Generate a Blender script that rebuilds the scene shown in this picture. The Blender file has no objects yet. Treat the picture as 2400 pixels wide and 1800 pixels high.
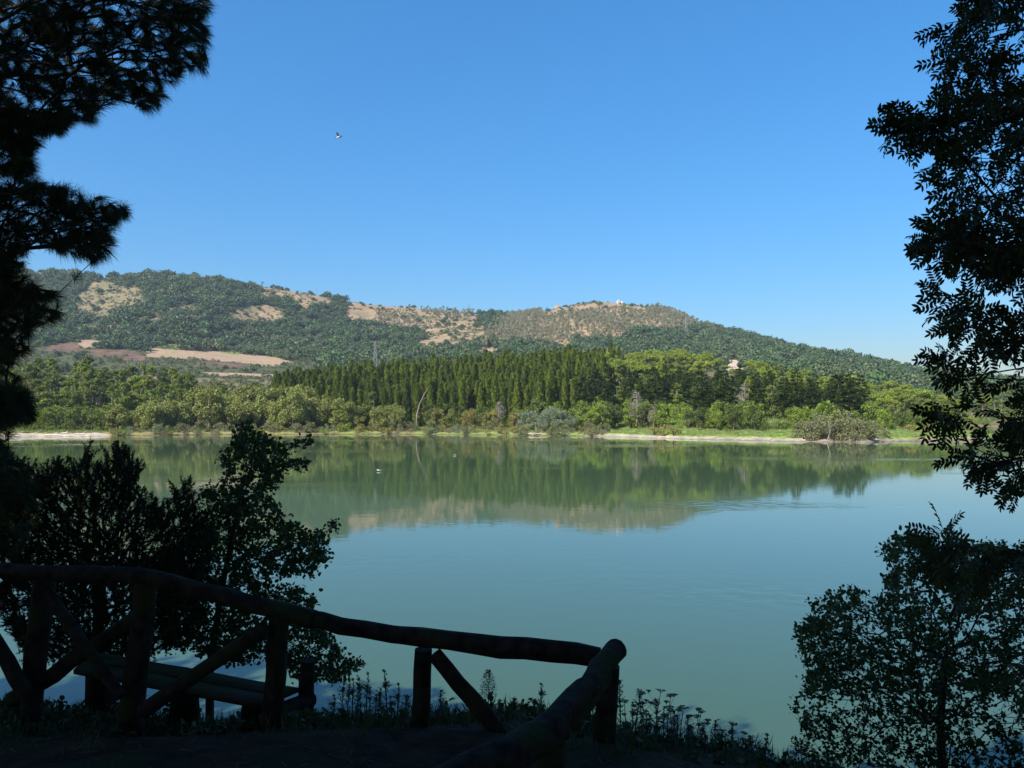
import bpy, math, random
import numpy as np
from mathutils import Vector

R = math.radians
rng = np.random.default_rng(11)
random.seed(5)
sc = bpy.context.scene
COL = sc.collection

# ------------------------------------------------------------------ camera
F = 1848.0          # focal length in photograph pixels (2400 wide)
HOR = 966.0         # eye level in the photograph
EYE = 7.0           # eye height above the lake
cam = bpy.data.cameras.new('camera')
cam.sensor_width = 36.0
cam.lens = 36.0 * F / 2400.0
cam.shift_y = (HOR - 900.0) / 2400.0
cam.clip_start = 0.05
cam.clip_end = 30000
cam_o = bpy.data.objects.new('camera', cam)
cam_o.location = (0, 0, EYE)
cam_o.rotation_euler = (R(90), 0, 0)
COL.objects.link(cam_o)
sc.camera = cam_o

# ------------------------------------------------------------------ sky, sun, exposure
SUN_EL, SUN_AZ = 42.0, 222.0
w = bpy.data.worlds.new('World')
sc.world = w
w.use_nodes = True
wn = w.node_tree
sky = wn.nodes.new('ShaderNodeTexSky')
sky.sky_type = 'NISHITA'
sky.sun_disc = False
sky.sun_elevation = R(SUN_EL)
sky.sun_rotation = R(SUN_AZ)
sky.altitude = 0
sky.air_density = 1.0
sky.dust_density = 1.0
sky.ozone_density = 2.6
# the camera's tone curve and rich blue, evenly over the whole sky
gm_ = wn.nodes.new('ShaderNodeGamma'); gm_.inputs[1].default_value = 0.76; wn.links.new(sky.outputs[0], gm_.inputs[0])
bw_ = wn.nodes.new('ShaderNodeRGBToBW'); sat = wn.nodes.new('ShaderNodeMix'); sat.data_type = 'RGBA'; sat.clamp_factor = False
sat.inputs[0].default_value = 2.6
wn.links.new(gm_.outputs[0], bw_.inputs[0]); wn.links.new(bw_.outputs[0], sat.inputs[6]); wn.links.new(gm_.outputs[0], sat.inputs[7])
tn_ = wn.nodes.new('ShaderNodeMix'); tn_.data_type = 'RGBA'; tn_.blend_type = 'MULTIPLY'; tn_.inputs[0].default_value = 1.0; tn_.inputs[7].default_value = (1.06, 0.96, 1.01, 1)
wn.links.new(sat.outputs[2], tn_.inputs[6]); wn.links.new(tn_.outputs[2], wn.nodes['Background'].inputs[0])
wn.nodes['Background'].inputs[1].default_value = 0.099

sun = bpy.data.lights.new('sun', 'SUN')
sun.energy = 5.0
sun.angle = R(0.53)
sun.color = (1.0, 0.95, 0.86)
sun_o = bpy.data.objects.new('sun', sun)
sdir = Vector((math.sin(R(SUN_AZ)) * math.cos(R(SUN_EL)), math.cos(R(SUN_AZ)) * math.cos(R(SUN_EL)), math.sin(R(SUN_EL))))
sun_o.rotation_euler = sdir.to_track_quat('Z', 'Y').to_euler()
sun_o.location = (-40, -40, 60)
COL.objects.link(sun_o)

vs = sc.view_settings
vs.view_transform = 'Standard'
vs.look = 'None'
vs.gamma = 1
vs.exposure = 0.85
sc.render.engine = 'CYCLES'
cy = sc.cycles
cy.use_denoising = True
cy.denoising_input_passes = 'RGB_ALBEDO_NORMAL'
cy.max_bounces = 6
cy.diffuse_bounces = 2
cy.glossy_bounces = 3
cy.transmission_bounces = 2
cy.volume_bounces = 0
cy.transparent_max_bounces = 4
cy.sample_clamp_indirect = 4
cy.use_adaptive_sampling = False
cy.caustics_reflective = False
cy.caustics_refractive = False

# ------------------------------------------------------------------ helpers
def W(xs, ys, Y):
    """photograph pixel at depth Y metres -> point in the place"""
    return np.array([(xs - 1200.0) / F * Y, Y, EYE + (HOR - ys) / F * Y])

def unit(v):
    v = np.asarray(v, float)
    n = np.linalg.norm(v, axis=-1, keepdims=True)
    return v / np.where(n < 1e-9, 1, n)

def mk(name, V, faces, mat=None, tint=None, smooth=False, col=None):
    """faces: list of int arrays (m,k)"""
    V = np.asarray(V, np.float32).reshape(-1, 3)
    faces = [np.asarray(f, np.int32) for f in (faces if isinstance(faces, list) else [faces]) if len(f)]
    me = bpy.data.meshes.new(name)
    me.vertices.add(len(V))
    me.vertices.foreach_set('co', V.ravel())
    loops = np.concatenate([f.ravel() for f in faces])
    tot = np.concatenate([np.full(len(f), f.shape[1], np.int32) for f in faces])
    start = np.concatenate([[0], np.cumsum(tot)[:-1]]).astype(np.int32)
    me.loops.add(len(loops))
    me.loops.foreach_set('vertex_index', loops)
    me.polygons.add(len(tot))
    me.polygons.foreach_set('loop_start', start)
    if smooth:
        me.polygons.foreach_set('use_smooth', np.ones(len(tot), bool))
    if tint is not None:
        a = me.attributes.new('tint', 'FLOAT', 'FACE')
        a.data.foreach_set('value', np.asarray(tint, np.float32))
    if col is not None:
        a = me.attributes.new('cover', 'FLOAT_COLOR', 'POINT')
        c4 = np.ones((len(V), 4), np.float32)
        c4[:, :3] = col
        a.data.foreach_set('color', c4.ravel())
    me.update(calc_edges=True)
    if mat is not None:
        me.materials.append(mat)
    return me

def ob(name, me, parent=None, loc=None, label=None, cat=None, group=None, kind=None):
    o = bpy.data.objects.new(name, me)
    COL.objects.link(o)
    if parent is not None:
        o.parent = parent
    if loc is not None:
        o.location = tuple(float(v) for v in loc)
    tag(o, label, cat, group, kind)
    return o

def tag(o, label=None, cat=None, group=None, kind=None):
    if label: o['label'] = label
    if cat: o['category'] = cat
    if group: o['group'] = group
    if kind: o['kind'] = kind
    return o

class G:
    """geometry collector"""
    def __init__(s): s.v, s.f3, s.f4, s.t3, s.t4, s.n = [], [], [], [], [], 0
    def add(s, V, Fc, t=0.5):
        V = np.asarray(V, float).reshape(-1, 3); Fc = np.asarray(Fc, int)
        if len(Fc) == 0: return
        t = np.broadcast_to(np.asarray(t, float), (len(Fc),))
        s.v.append(V)
        if Fc.shape[1] == 3: s.f3.append(Fc + s.n); s.t3.append(t)
        else: s.f4.append(Fc + s.n); s.t4.append(t)
        s.n += len(V)
    def mesh(s, name, mat, smooth=False):
        fs, ts = [], []
        if s.f3: fs.append(np.concatenate(s.f3)); ts.append(np.concatenate(s.t3))
        if s.f4: fs.append(np.concatenate(s.f4)); ts.append(np.concatenate(s.t4))
        return mk(name, np.concatenate(s.v), fs, mat, np.concatenate(ts), smooth)

def frame(d):
    d = unit(d)
    up = np.where(np.abs(d[..., 2:3]) > 0.9, np.array([1.0, 0, 0]), np.array([0, 0, 1.0]))
    a = unit(np.cross(d, up)); b = np.cross(d, a)
    return d, a, b

def tube(g, pts, rad, n=6, cap=True, wob=0.0, t=0.5):
    pts = np.asarray(pts, float); m = len(pts)
    rad = np.broadcast_to(np.asarray(rad, float), (m,))
    d = np.gradient(pts, axis=0)
    _, a, b = frame(d)
    for i in range(1, m):      # keep the ring from twisting
        if np.dot(a[i], a[i-1]) < 0: a[i], b[i] = -a[i], -b[i]
    th = np.linspace(0, 2*np.pi, n, endpoint=False)
    w_ = 1 + wob * rng.standard_normal((m, n))
    V = pts[:, None] + (a[:, None] * np.cos(th)[None, :, None] + b[:, None] * np.sin(th)[None, :, None]) * (rad[:, None] * w_)[..., None]
    i = np.arange(m - 1)[:, None] * n; j = np.arange(n)[None]; j2 = (j + 1) % n
    Q = np.stack([i + j, i + j2, i + n + j2, i + n + j], -1).reshape(-1, 4)
    g.add(V.reshape(-1, 3), Q, t)
    if cap:
        for e, s_ in ((0, -1), (m - 1, 1)):
            c = pts[e] + unit(d[e]) * s_ * rad[e] * 0.12
            ring = V[e]
            T = [(k, (k + 1) % n, n) if s_ > 0 else ((k + 1) % n, k, n) for k in range(n)]
            g.add(np.vstack([ring, c]), T, t)

def edges_tubes(g, A, B, ra, rb, n=4):
    """many straight tapering prisms at once"""
    A = np.asarray(A, float); B = np.asarray(B, float)
    d, a, b = frame(B - A)
    th = np.linspace(0, 2*np.pi, n, endpoint=False)
    ring = a[:, None] * np.cos(th)[None, :, None] + b[:, None] * np.sin(th)[None, :, None]
    V = np.concatenate([A[:, None] + ring * np.asarray(ra)[:, None, None], B[:, None] + ring * np.asarray(rb)[:, None, None]], 1)
    k = np.arange(len(A))[:, None] * 2 * n; j = np.arange(n)[None]; j2 = (j + 1) % n
    Q = np.stack([k + j, k + j2, k + n + j2, k + n + j], -1).reshape(-1, 4)
    g.add(V.reshape(-1, 3), Q)

def cards(g, C, axis, nrm, L, Wd, t, fold=0.0):
    """leaf shaped faces: base, sides, tip"""
    C = np.asarray(C, float); axis = unit(axis)
    s = unit(np.cross(axis, nrm)); n = np.cross(s, axis)
    L = np.broadcast_to(np.asarray(L, float), (len(C),))[:, None]; Wd = np.broadcast_to(np.asarray(Wd, float), (len(C),))[:, None]
    base = C; tip = C + axis * L; mid = C + axis * L * 0.45
    if fold == 0:
        V = np.stack([base, mid + s * Wd * .5, tip, mid - s * Wd * .5], 1)
        Q = np.arange(len(C))[:, None] * 4 + np.arange(4)[None]
        g.add(V.reshape(-1, 3), Q, t)
    else:
        up = n * Wd * fold
        q1 = C + axis * L * .28; q2 = C + axis * L * .72
        V = np.stack([base, q1 + s * Wd * .46 + up, q2 + s * Wd * .44 + up, tip - n * L * .08, q2 - s * Wd * .44 + up, q1 - s * Wd * .46 + up, mid], 1)
        k = np.arange(len(C))[:, None] * 7
        T = np.concatenate([k + np.array([i, (i + 1) % 6, 6]) for i in range(6)], 0)
        g.add(V.reshape(-1, 3), T, np.tile(np.broadcast_to(t, (len(C),)), 6))

def rdir(n):
    return unit(rng.standard_normal((n, 3)))

def fbm2(x, y, seed, octv=4, lac=2.0, gain=0.5):
    out = np.zeros(np.broadcast(x, y).shape); amp = 1.0; tot = 0
    for o in range(octv):
        r = np.random.default_rng(seed + o * 17).random((64, 64))
        xi = np.floor(x).astype(int); yi = np.floor(y).astype(int)
        fx = x - xi; fy = y - yi
        fx = fx * fx * (3 - 2 * fx); fy = fy * fy * (3 - 2 * fy)
        a = r[xi % 64, yi % 64]; b = r[(xi + 1) % 64, yi % 64]; c = r[xi % 64, (yi + 1) % 64]; d = r[(xi + 1) % 64, (yi + 1) % 64]
        out += amp * ((a * (1 - fx) + b * fx) * (1 - fy) + (c * (1 - fx) + d * fx) * fy)
        tot += amp; amp *= gain; x = x * lac + 7.3; y = y * lac + 3.1
    return out / tot

def swell(poly, k):
    P = np.array(poly, float); c = P.mean(0); return [tuple(q) for q in c + (P - c) * k]

def inpoly(px, py, poly):
    px = np.asarray(px, float); py = np.asarray(py, float)
    ins = np.zeros(px.shape, bool); n = len(poly)
    for i in range(n):
        x1, y1 = poly[i]; x2, y2 = poly[(i + 1) % n]
        c = ((y1 > py) != (y2 > py)) & (px < (x2 - x1) * (py - y1) / ((y2 - y1) if y2 != y1 else 1e-9) + x1)
        ins ^= c
    return ins

# ------------------------------------------------------------------ materials
def mat_new(name):
    m = bpy.data.materials.new(name); m.use_nodes = True
    nt = m.node_tree; nt.nodes.clear()
    out = nt.nodes.new('ShaderNodeOutputMaterial')
    return m, nt, out

def nd(nt, typ, **kw):
    n = nt.nodes.new(typ)
    for k, v in kw.items(): setattr(n, k, v)
    return n

def mixcol(nt, fac, a, b, blend='MIX'):
    n = nd(nt, 'ShaderNodeMix', data_type='RGBA', blend_type=blend)
    for sock, v in ((n.inputs[0], fac), (n.inputs[6], a), (n.inputs[7], b)):
        if hasattr(v, 'links'): nt.links.new(v, sock)
        elif isinstance(v, (int, float)): sock.default_value = v
        else: sock.default_value = (*v, 1)
    return n.outputs[2]

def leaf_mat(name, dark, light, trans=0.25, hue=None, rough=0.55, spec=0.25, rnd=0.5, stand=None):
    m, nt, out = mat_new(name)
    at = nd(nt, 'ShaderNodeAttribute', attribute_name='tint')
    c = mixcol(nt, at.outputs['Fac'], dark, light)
    oi = nd(nt, 'ShaderNodeObjectInfo')
    if hue is not None:
        mr = nd(nt, 'ShaderNodeMath', operation='MULTIPLY'); nt.links.new(oi.outputs['Random'], mr.inputs[0]); mr.inputs[1].default_value = rnd
        c = mixcol(nt, mr.outputs[0], c, hue)
    if stand is not None:       # neighbouring trees of one kind stand together
        sn = nd(nt, 'ShaderNodeTexNoise'); sn.inputs['Scale'].default_value = stand[1]; sn.inputs['Detail'].default_value = 3
        nt.links.new(oi.outputs['Location'], sn.inputs['Vector'])
        sr = nd(nt, 'ShaderNodeMapRange'); sr.inputs['From Min'].default_value = .48; sr.inputs['From Max'].default_value = .66; sr.inputs['To Max'].default_value = .8
        nt.links.new(sn.outputs['Fac'], sr.inputs[0])
        c = mixcol(nt, sr.outputs[0], c, mixcol(nt, at.outputs['Fac'], [v * .6 for v in stand[0]], [v * 1.35 for v in stand[0]]))
    b = nd(nt, 'ShaderNodeBsdfPrincipled')
    b.inputs['Roughness'].default_value = rough
    b.inputs['Specular IOR Level'].default_value = spec
    nt.links.new(c, b.inputs['Base Color'])
    if trans > 0:
        tr = nd(nt, 'ShaderNodeBsdfTranslucent')
        c2 = mixcol(nt, 1.0, c, (1.15, 1.2, 0.55), 'MULTIPLY')
        nt.links.new(c2, tr.inputs['Color'])
        mx = nd(nt, 'ShaderNodeMixShader'); mx.inputs[0].default_value = trans
        nt.links.new(b.outputs[0], mx.inputs[1]); nt.links.new(tr.outputs[0], mx.inputs[2])
        nt.links.new(mx.outputs[0], out.inputs[0])
    else:
        nt.links.new(b.outputs[0], out.inputs[0])
    return m

def noise_mat(name, a, b, scale=5.0, detail=6, rough=0.85, bump=0.3, dist=0.02, stretch=None, spec=0.3, c=None):
    m, nt, out = mat_new(name)
    tc = nd(nt, 'ShaderNodeTexCoord')
    mp = nd(nt, 'ShaderNodeMapping')
    nt.links.new(tc.outputs['Object'], mp.inputs[0])
    if stretch: mp.inputs['Scale'].default_value = stretch
    n = nd(nt, 'ShaderNodeTexNoise'); n.inputs['Scale'].default_value = scale; n.inputs['Detail'].default_value = detail
    nt.links.new(mp.outputs[0], n.inputs['Vector'])
    rp = nd(nt, 'ShaderNodeValToRGB'); rp.color_ramp.elements[0].position = 0.36; rp.color_ramp.elements[1].position = 0.66
    rp.color_ramp.elements[0].color = (*a, 1); rp.color_ramp.elements[1].color = (*b, 1)
    nt.links.new(n.outputs['Fac'], rp.inputs[0])
    colr = rp.outputs[0]
    if c is not None:
        n2 = nd(nt, 'ShaderNodeTexNoise'); n2.inputs['Scale'].default_value = scale * 0.23; n2.inputs['Detail'].default_value = 4
        nt.links.new(tc.outputs['Object'], n2.inputs['Vector'])
        r2 = nd(nt, 'ShaderNodeValToRGB'); r2.color_ramp.elements[0].position = 0.5; r2.color_ramp.elements[1].position = 0.62
        nt.links.new(n2.outputs['Fac'], r2.inputs[0])
        colr = mixcol(nt, r2.outputs[0], colr, c)
    p = nd(nt, 'ShaderNodeBsdfPrincipled'); p.inputs['Roughness'].default_value = rough; p.inputs['Specular IOR Level'].default_value = spec
    nt.links.new(colr, p.inputs['Base Color'])
    bp = nd(nt, 'ShaderNodeBump'); bp.inputs['Strength'].default_value = bump; bp.inputs['Distance'].default_value = dist
    nt.links.new(n.outputs['Fac'], bp.inputs['Height']); nt.links.new(bp.outputs[0], p.inputs['Normal'])
    nt.links.new(p.outputs[0], out.inputs[0])
    return m

M = {}
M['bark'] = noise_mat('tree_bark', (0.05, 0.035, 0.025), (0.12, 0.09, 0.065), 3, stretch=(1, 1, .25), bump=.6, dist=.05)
M['bark_grey'] = noise_mat('grey_bark', (0.13, 0.105, 0.08), (0.26, 0.22, 0.18), 3, stretch=(1, 1, .25))
M['dead'] = noise_mat('dead_wood', (0.20, 0.17, 0.15), (0.34, 0.30, 0.27), 2, stretch=(1, 1, .3))
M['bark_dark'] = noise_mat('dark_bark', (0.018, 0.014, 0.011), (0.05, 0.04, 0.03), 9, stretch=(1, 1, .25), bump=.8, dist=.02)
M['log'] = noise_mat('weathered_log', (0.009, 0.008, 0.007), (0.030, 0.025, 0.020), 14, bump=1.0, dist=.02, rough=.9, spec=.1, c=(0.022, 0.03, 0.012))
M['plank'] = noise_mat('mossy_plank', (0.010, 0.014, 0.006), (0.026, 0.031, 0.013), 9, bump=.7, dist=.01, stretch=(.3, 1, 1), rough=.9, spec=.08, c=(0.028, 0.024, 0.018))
M['cypress'] = leaf_mat('cypress_foliage', (0.060, 0.104, 0.014), (0.230, 0.272, 0.032), .15, (0.045, 0.07, 0.02), rnd=0.7)
M['pine'] = leaf_mat('pine_foliage', (0.086, 0.135, 0.015), (0.266, 0.323, 0.032), .2, (0.05, 0.075, 0.025), rnd=0.75)
M['pine_bright'] = leaf_mat('bright_pine_foliage', (0.121, 0.175, 0.020), (0.311, 0.379, 0.041), .2, (0.10, 0.13, 0.035), rnd=0.6)
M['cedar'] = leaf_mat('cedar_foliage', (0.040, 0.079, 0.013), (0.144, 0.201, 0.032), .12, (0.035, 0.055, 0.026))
M['willow'] = leaf_mat('willow_foliage', (0.106, 0.141, 0.031), (0.270, 0.302, 0.077), .25, (0.21, 0.20, 0.06), rnd=0.7)
M['grey_willow'] = leaf_mat('grey_willow_foliage', (0.09, 0.11, 0.045), (0.20, 0.22, 0.10), .2, (0.19, 0.15, 0.08), rnd=.4)
M['silver'] = leaf_mat('silvery_foliage', (0.10, 0.145, 0.085), (0.24, 0.285, 0.18), .2, (0.15, 0.19, 0.115))
M['bush'] = leaf_mat('green_bush_foliage', (0.088, 0.146, 0.016), (0.272, 0.358, 0.040), .25, (0.055, 0.075, 0.022), rnd=0.85)
M['yellow'] = leaf_mat('yellow_bush_foliage', (0.12, 0.125, 0.03), (0.28, 0.27, 0.07), .25, (0.27, 0.19, 0.055))
M['brown'] = leaf_mat('dry_bush_foliage', (0.12, 0.09, 0.055), (0.24, 0.19, 0.11), .1, (0.15, 0.14, 0.07))
M['reed'] = leaf_mat('reed_foliage', (0.13, 0.19, 0.05), (0.30, 0.36, 0.13), .25, (0.2, 0.25, 0.08))
M['oak'] = leaf_mat('hill_oak_foliage', (0.035, 0.079, 0.026), (0.094, 0.166, 0.048), .1, (0.045, 0.068, 0.042), rnd=.8, stand=((0.10, 0.125, 0.052), .02))
M['euca'] = leaf_mat('eucalyptus_foliage', (0.147, 0.151, 0.085), (0.315, 0.313, 0.194), .15, (0.17, 0.15, 0.10))
M['scrub'] = leaf_mat('hill_scrub_foliage', (0.05, 0.075, 0.03), (0.13, 0.145, 0.062), .1, (0.11, 0.11, 0.055))
M['rust'] = leaf_mat('rusty_foliage', (0.16, 0.07, 0.035), (0.30, 0.14, 0.07), .1)
# foreground
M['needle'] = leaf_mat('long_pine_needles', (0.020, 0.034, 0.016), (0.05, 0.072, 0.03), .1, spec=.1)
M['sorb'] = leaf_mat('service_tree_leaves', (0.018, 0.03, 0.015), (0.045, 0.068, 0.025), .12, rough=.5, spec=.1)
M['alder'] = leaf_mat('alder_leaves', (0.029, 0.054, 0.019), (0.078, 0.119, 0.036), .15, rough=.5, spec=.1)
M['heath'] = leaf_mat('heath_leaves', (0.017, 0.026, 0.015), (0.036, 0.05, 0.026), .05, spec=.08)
M['weed'] = leaf_mat('weed_leaves', (0.03, 0.05, 0.022), (0.07, 0.095, 0.045), .15, spec=.1)
M['umbel'] = leaf_mat('umbel_flowers', (0.10, 0.10, 0.08), (0.22, 0.21, 0.17), .15)
M['wood_behind'] = leaf_mat('woodland_leaves', (0.03, 0.05, 0.02), (0.06, 0.09, 0.03), .05)
M['steel'] = noise_mat('galvanised_steel', (0.17, 0.165, 0.155), (0.25, 0.24, 0.225), 2, bump=0, rough=.6)
M['white_wall'] = noise_mat('limewashed_wall', (0.40, 0.36, 0.31), (0.52, 0.48, 0.42), 1.5, bump=.2)
M['stone_wall'] = noise_mat('rubble_wall', (0.26, 0.20, 0.16), (0.40, 0.32, 0.25), 2.5, bump=.6, dist=.2)
M['brick_wall'] = noise_mat('terracotta_wall', (0.28, 0.13, 0.085), (0.40, 0.20, 0.13), 2.5, bump=.4, dist=.1)
M['roof'] = noise_mat('clay_roof', (0.26, 0.13, 0.085), (0.42, 0.25, 0.17), 2.5, bump=.4)
M['dark_gap'] = noise_mat('dark_opening', (0.02, 0.018, 0.016), (0.035, 0.03, 0.028), 2, bump=0)
M['drift'] = noise_mat('driftwood', (0.42, 0.37, 0.31), (0.62, 0.57, 0.50), 2, stretch=(.3, 1, 1))
M['bird_dark'] = noise_mat('dark_feathers', (0.02, 0.02, 0.025), (0.05, 0.05, 0.055), 20, bump=0)
M['bird_pale'] = noise_mat('pale_feathers', (0.6, 0.58, 0.55), (0.8, 0.79, 0.77), 20, bump=0)
M['beak'] = noise_mat('yellow_beak', (0.45, 0.25, 0.04), (0.55, 0.32, 0.05), 20, bump=0)

# ------------------------------------------------------------------ far land (one sheet from the far shore to the ridge)
cx = np.array([-2500, -900, 0, 200, 400, 600, 800, 1000, 1200, 1400, 1600, 1800, 2000, 2200, 2400, 3300, 4900], float)
def rowz(vals): return np.array(vals, float)
shore_y = np.array([1035, 1030, 1025, 1022, 1020, 1018, 1018, 1018, 1020, 1023, 1028, 1034, 1037, 1034, 1030, 1030, 1030], float)
m300 = rowz([10, 10, 10, 10.5, 9, 6.5, 7, 8.5, 9.5, 10.5, 10, 8, 6, 1.5, -2, -2, -2])
m360 = rowz([15, 15, 15, 15, 13, 11, 13.5, 16.5, 19.5, 21.5, 21, 16.5, 11, 5, -2, -2, -2])
m450 = rowz([20, 20, 21, 21, 19, 17, 19, 22, 26, 30, 31, 25, 18, 11, 7, 7, 7])
y600 = rowz([870, 870, 868, 872, 874, 880, 884, 884, 880, 868, 862, 872, 898, 915, 928, 935, 935])
y750 = rowz([812, 812, 815, 818, 830, 845, 852, 848, 842, 835, 835, 848, 870, 895, 915, 925, 925])
y880 = rowz([780, 780, 783, 790, 803, 822, 830, 822, 814, 808, 808, 826, 850, 885, 908, 920, 920])
rx = np.array([-2500, -900, 0, 65, 108, 195, 250, 315, 390, 467, 542, 586, 651, 738, 803, 868, 944, 1031, 1117, 1172, 1215, 1280, 1334, 1400, 1465, 1519, 1573, 1627, 1682, 1779, 1844, 1953, 2061, 2148, 2278, 2400, 3300, 4900], float)
ry = np.array([690, 650, 640, 636, 637, 648, 650, 646, 648, 652, 662, 670, 675, 690, 703, 714, 719, 727, 735, 741, 740, 730, 716, 705, 712, 719, 732, 757, 774, 793, 815, 840, 866, 882, 892, 906, 915, 925], float)
rY_x = np.array([-2500, 0, 400, 800, 1100, 1172, 1400, 1700, 2000, 2400, 4900], float)
rY_v = np.array([1250, 1250, 1200, 1250, 1340, 1380, 1300, 1200, 1100, 1050, 1050], float)

ucol = np.unique(np.concatenate([np.linspace(-2.0, -0.78, 50), np.linspace(-0.78, 0.78, 560), np.linspace(0.78, 2.0, 50)]))
Yrow = np.unique(np.concatenate([np.linspace(150, 290, 100), np.linspace(290, 460, 60), np.linspace(460, 900, 110), np.linspace(900, 1420, 150), np.linspace(1420, 2600, 30)]))
xs_c = ucol * F + 1200
NU, NY = len(ucol), len(Yrow)
Zg = np.zeros((NU, NY))
shoreY = EYE * F / (np.interp(xs_c, cx, shore_y) - HOR)
shoreY = shoreY + (fbm2(ucol * 40, ucol * 0 + 1.5, 3, 4) - .5) * 14
ridgeY = np.interp(xs_c, rY_x, rY_v)
def app(y, Y): return EYE + (HOR - y) / F * Y
for i in range(NU):
    x = xs_c[i]; ys_ = shoreY[i]; Yr = ridgeY[i]
    z6, z7, z8 = app(np.interp(x, cx, y600), 600), app(np.interp(x, cx, y750), 750), app(np.interp(x, cx, y880), 880)
    yr = np.interp(x, rx, ry); zr = app(yr, Yr)
    ym = np.interp(x, cx, y880) * .48 + yr * .52; Ym = 880 * .5 + Yr * .5; zm = app(ym, Ym)
    Yk = [ys_ - 60, ys_, ys_ + 5, ys_ + 30, 300, 360, 450, 600, 750, 880, Ym, Yr, Yr + 250, Yr + 900, 2600]
    zk = [-7, 0, .8, 2.0, np.interp(x, cx, m300), np.interp(x, cx, m360), np.interp(x, cx, m450), z6, z7, z8, zm, zr, zr - 55, zr - 90, zr - 90]
    if x > 2230:      # spit with open water behind it
        k = np.clip((x - 2230) / 60, 0, 1)
        Yk = [ys_ - 60, ys_, ys_ + 5, ys_ + 22, ys_ + 60, ys_ + 85, 350, 385, 450, 600, 750, 880, Ym, Yr, Yr + 250, Yr + 900, 2600]
        tip = np.clip((2330 - x) / 60, -1.5, 1)
        zk = [-7, 0 if tip > 0 else -1, .8 * tip, 1.3 * tip, .9 * tip, (1 - k) * 1.5 - k * 1.5, (1 - k) * 4 - k * 2.0, .2, 7, z6, z7, z8, zm, zr, zr - 55, zr - 90, zr - 90]
    Zg[i] = np.interp(Yrow, Yk, zk)
UU, YY = np.meshgrid(ucol, Yrow, indexing='ij')
XX = UU * YY
# soften the joins of the profile, then add gullies and lumps
for _ in range(3):
    Zs = Zg.copy(); Zs[:, 1:-1] = (Zg[:, :-2] + 2 * Zg[:, 1:-1] + Zg[:, 2:]) / 4
    m_ = (YY > 262); Zg = np.where(m_, Zs, Zg)
t = np.clip((YY - 860) / 80, 0, 1) * np.clip((ridgeY[:, None] - YY) / 140, 0, 1)
gul = fbm2(XX / 150 + YY / 900, YY / 420, 21, 4) - .5
Zg += t * gul * 62
Zg += np.clip((YY - 560) / 100, 0, 1) * np.clip((ridgeY[:, None] + 30 - YY) / 60, 0, 1) * (fbm2(XX / 22, YY / 22, 5, 3) - .5) * 3.0
Zg += np.clip((YY - 262) / 40, 0, 1) * (fbm2(XX / 30, YY / 30, 9, 3) - .5) * 2.0 * (YY < 560)
Zg += np.clip((Zg + .6) / 1.2, 0, 1) * (YY < 300) * (fbm2(XX / 4, YY / 4, 33, 3) - .5) * .5

def ground(X, Y):
    X = np.asarray(X, float); Y = np.asarray(Y, float)
    u = X / Y
    i = np.clip(np.searchsorted(ucol, u) - 1, 0, NU - 2); j = np.clip(np.searchsorted(Yrow, Y) - 1, 0, NY - 2)
    a = np.clip((u - ucol[i]) / (ucol[i + 1] - ucol[i]), 0, 1); b = np.clip((Y - Yrow[j]) / (Yrow[j + 1] - Yrow[j]), 0, 1)
    return (Zg[i, j] * (1 - a) + Zg[i + 1, j] * a) * (1 - b) + (Zg[i, j + 1] * (1 - a) + Zg[i + 1, j + 1] * a) * b

def to_px(X, Y, Z):
    return X / Y * F + 1200, HOR - (Z - EYE) / Y * F

def ground_at_px(xs, ys, Y0=560, Y1=1450):
    """where the line of sight through a pixel first meets the far land"""
    Y = np.linspace(Y0, Y1, 900)
    X = (xs - 1200) / F * Y
    py = to_px(X, Y, ground(X, Y))[1]
    k = np.argmax(py <= ys) if (py <= ys).any() else int(np.argmin(np.abs(ridge_at(xs) - Y)))
    return X[k], Y[k]
def ridge_at(xs): return np.interp(xs, rY_x, rY_v)

# land cover polygons, photograph pixels on the far slopes
grass_clear = [
    [(235, 654), (205, 680), (183, 707), (177, 728), (235, 743), (307, 728), (333, 707), (316, 681), (262, 665)],
    [(347, 690), (367, 690), (362, 725), (360, 755), (342, 752), (352, 722)],
    [(605, 684), (630, 673), (680, 675), (740, 688), (775, 703), (745, 714), (705, 719), (690, 712), (650, 697), (610, 690)],
    [(505, 743), (525, 730), (560, 722), (600, 715), (630, 716), (650, 735), (640, 750), (590, 757), (560, 752), (515, 765)],
    [(815, 706), (870, 712), (950, 718), (1040, 726), (1100, 732), (1110, 745), (1125, 770), (1120, 790), (1085, 800), (1055, 815), (1000, 822), (965, 815), (985, 795), (1000, 785), (960, 770), (930, 780), (900, 775), (880, 755), (850, 760), (820, 748), (840, 735)],
    [(1255, 744), (1275, 726), (1300, 714), (1350, 704), (1400, 698), (1450, 704), (1510, 714), (1525, 735), (1470, 742), (1440, 736), (1370, 739), (1330, 742), (1290, 750)],
    [(1270, 805), (1290, 800), (1340, 806), (1345, 820), (1290, 824)],
    [(70, 640), (105, 634), (110, 642), (85, 648)],
    [(1735, 812), (1762, 810), (1768, 822), (1735, 828)],
    [(400, 722), (450, 716), (455, 728), (410, 735)],
]
plowed = [
    [(345, 814), (400, 819), (508, 824), (626, 833), (684, 847), (640, 859), (563, 850), (454, 841), (345, 836)],
    [(180, 801), (192, 795), (270, 800), (344, 808), (350, 815), (300, 813), (250, 807), (230, 813), (195, 814)],
    [(708, 835), (765, 833), (770, 843), (720, 844)],
    [(1095, 834), (1135, 817), (1175, 815), (1178, 834)],
    [(480, 872), (640, 876), (690, 880), (650, 884), (490, 878)],
    [(1698, 842), (1743, 842), (1743, 872), (1702, 872)],
]
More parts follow.
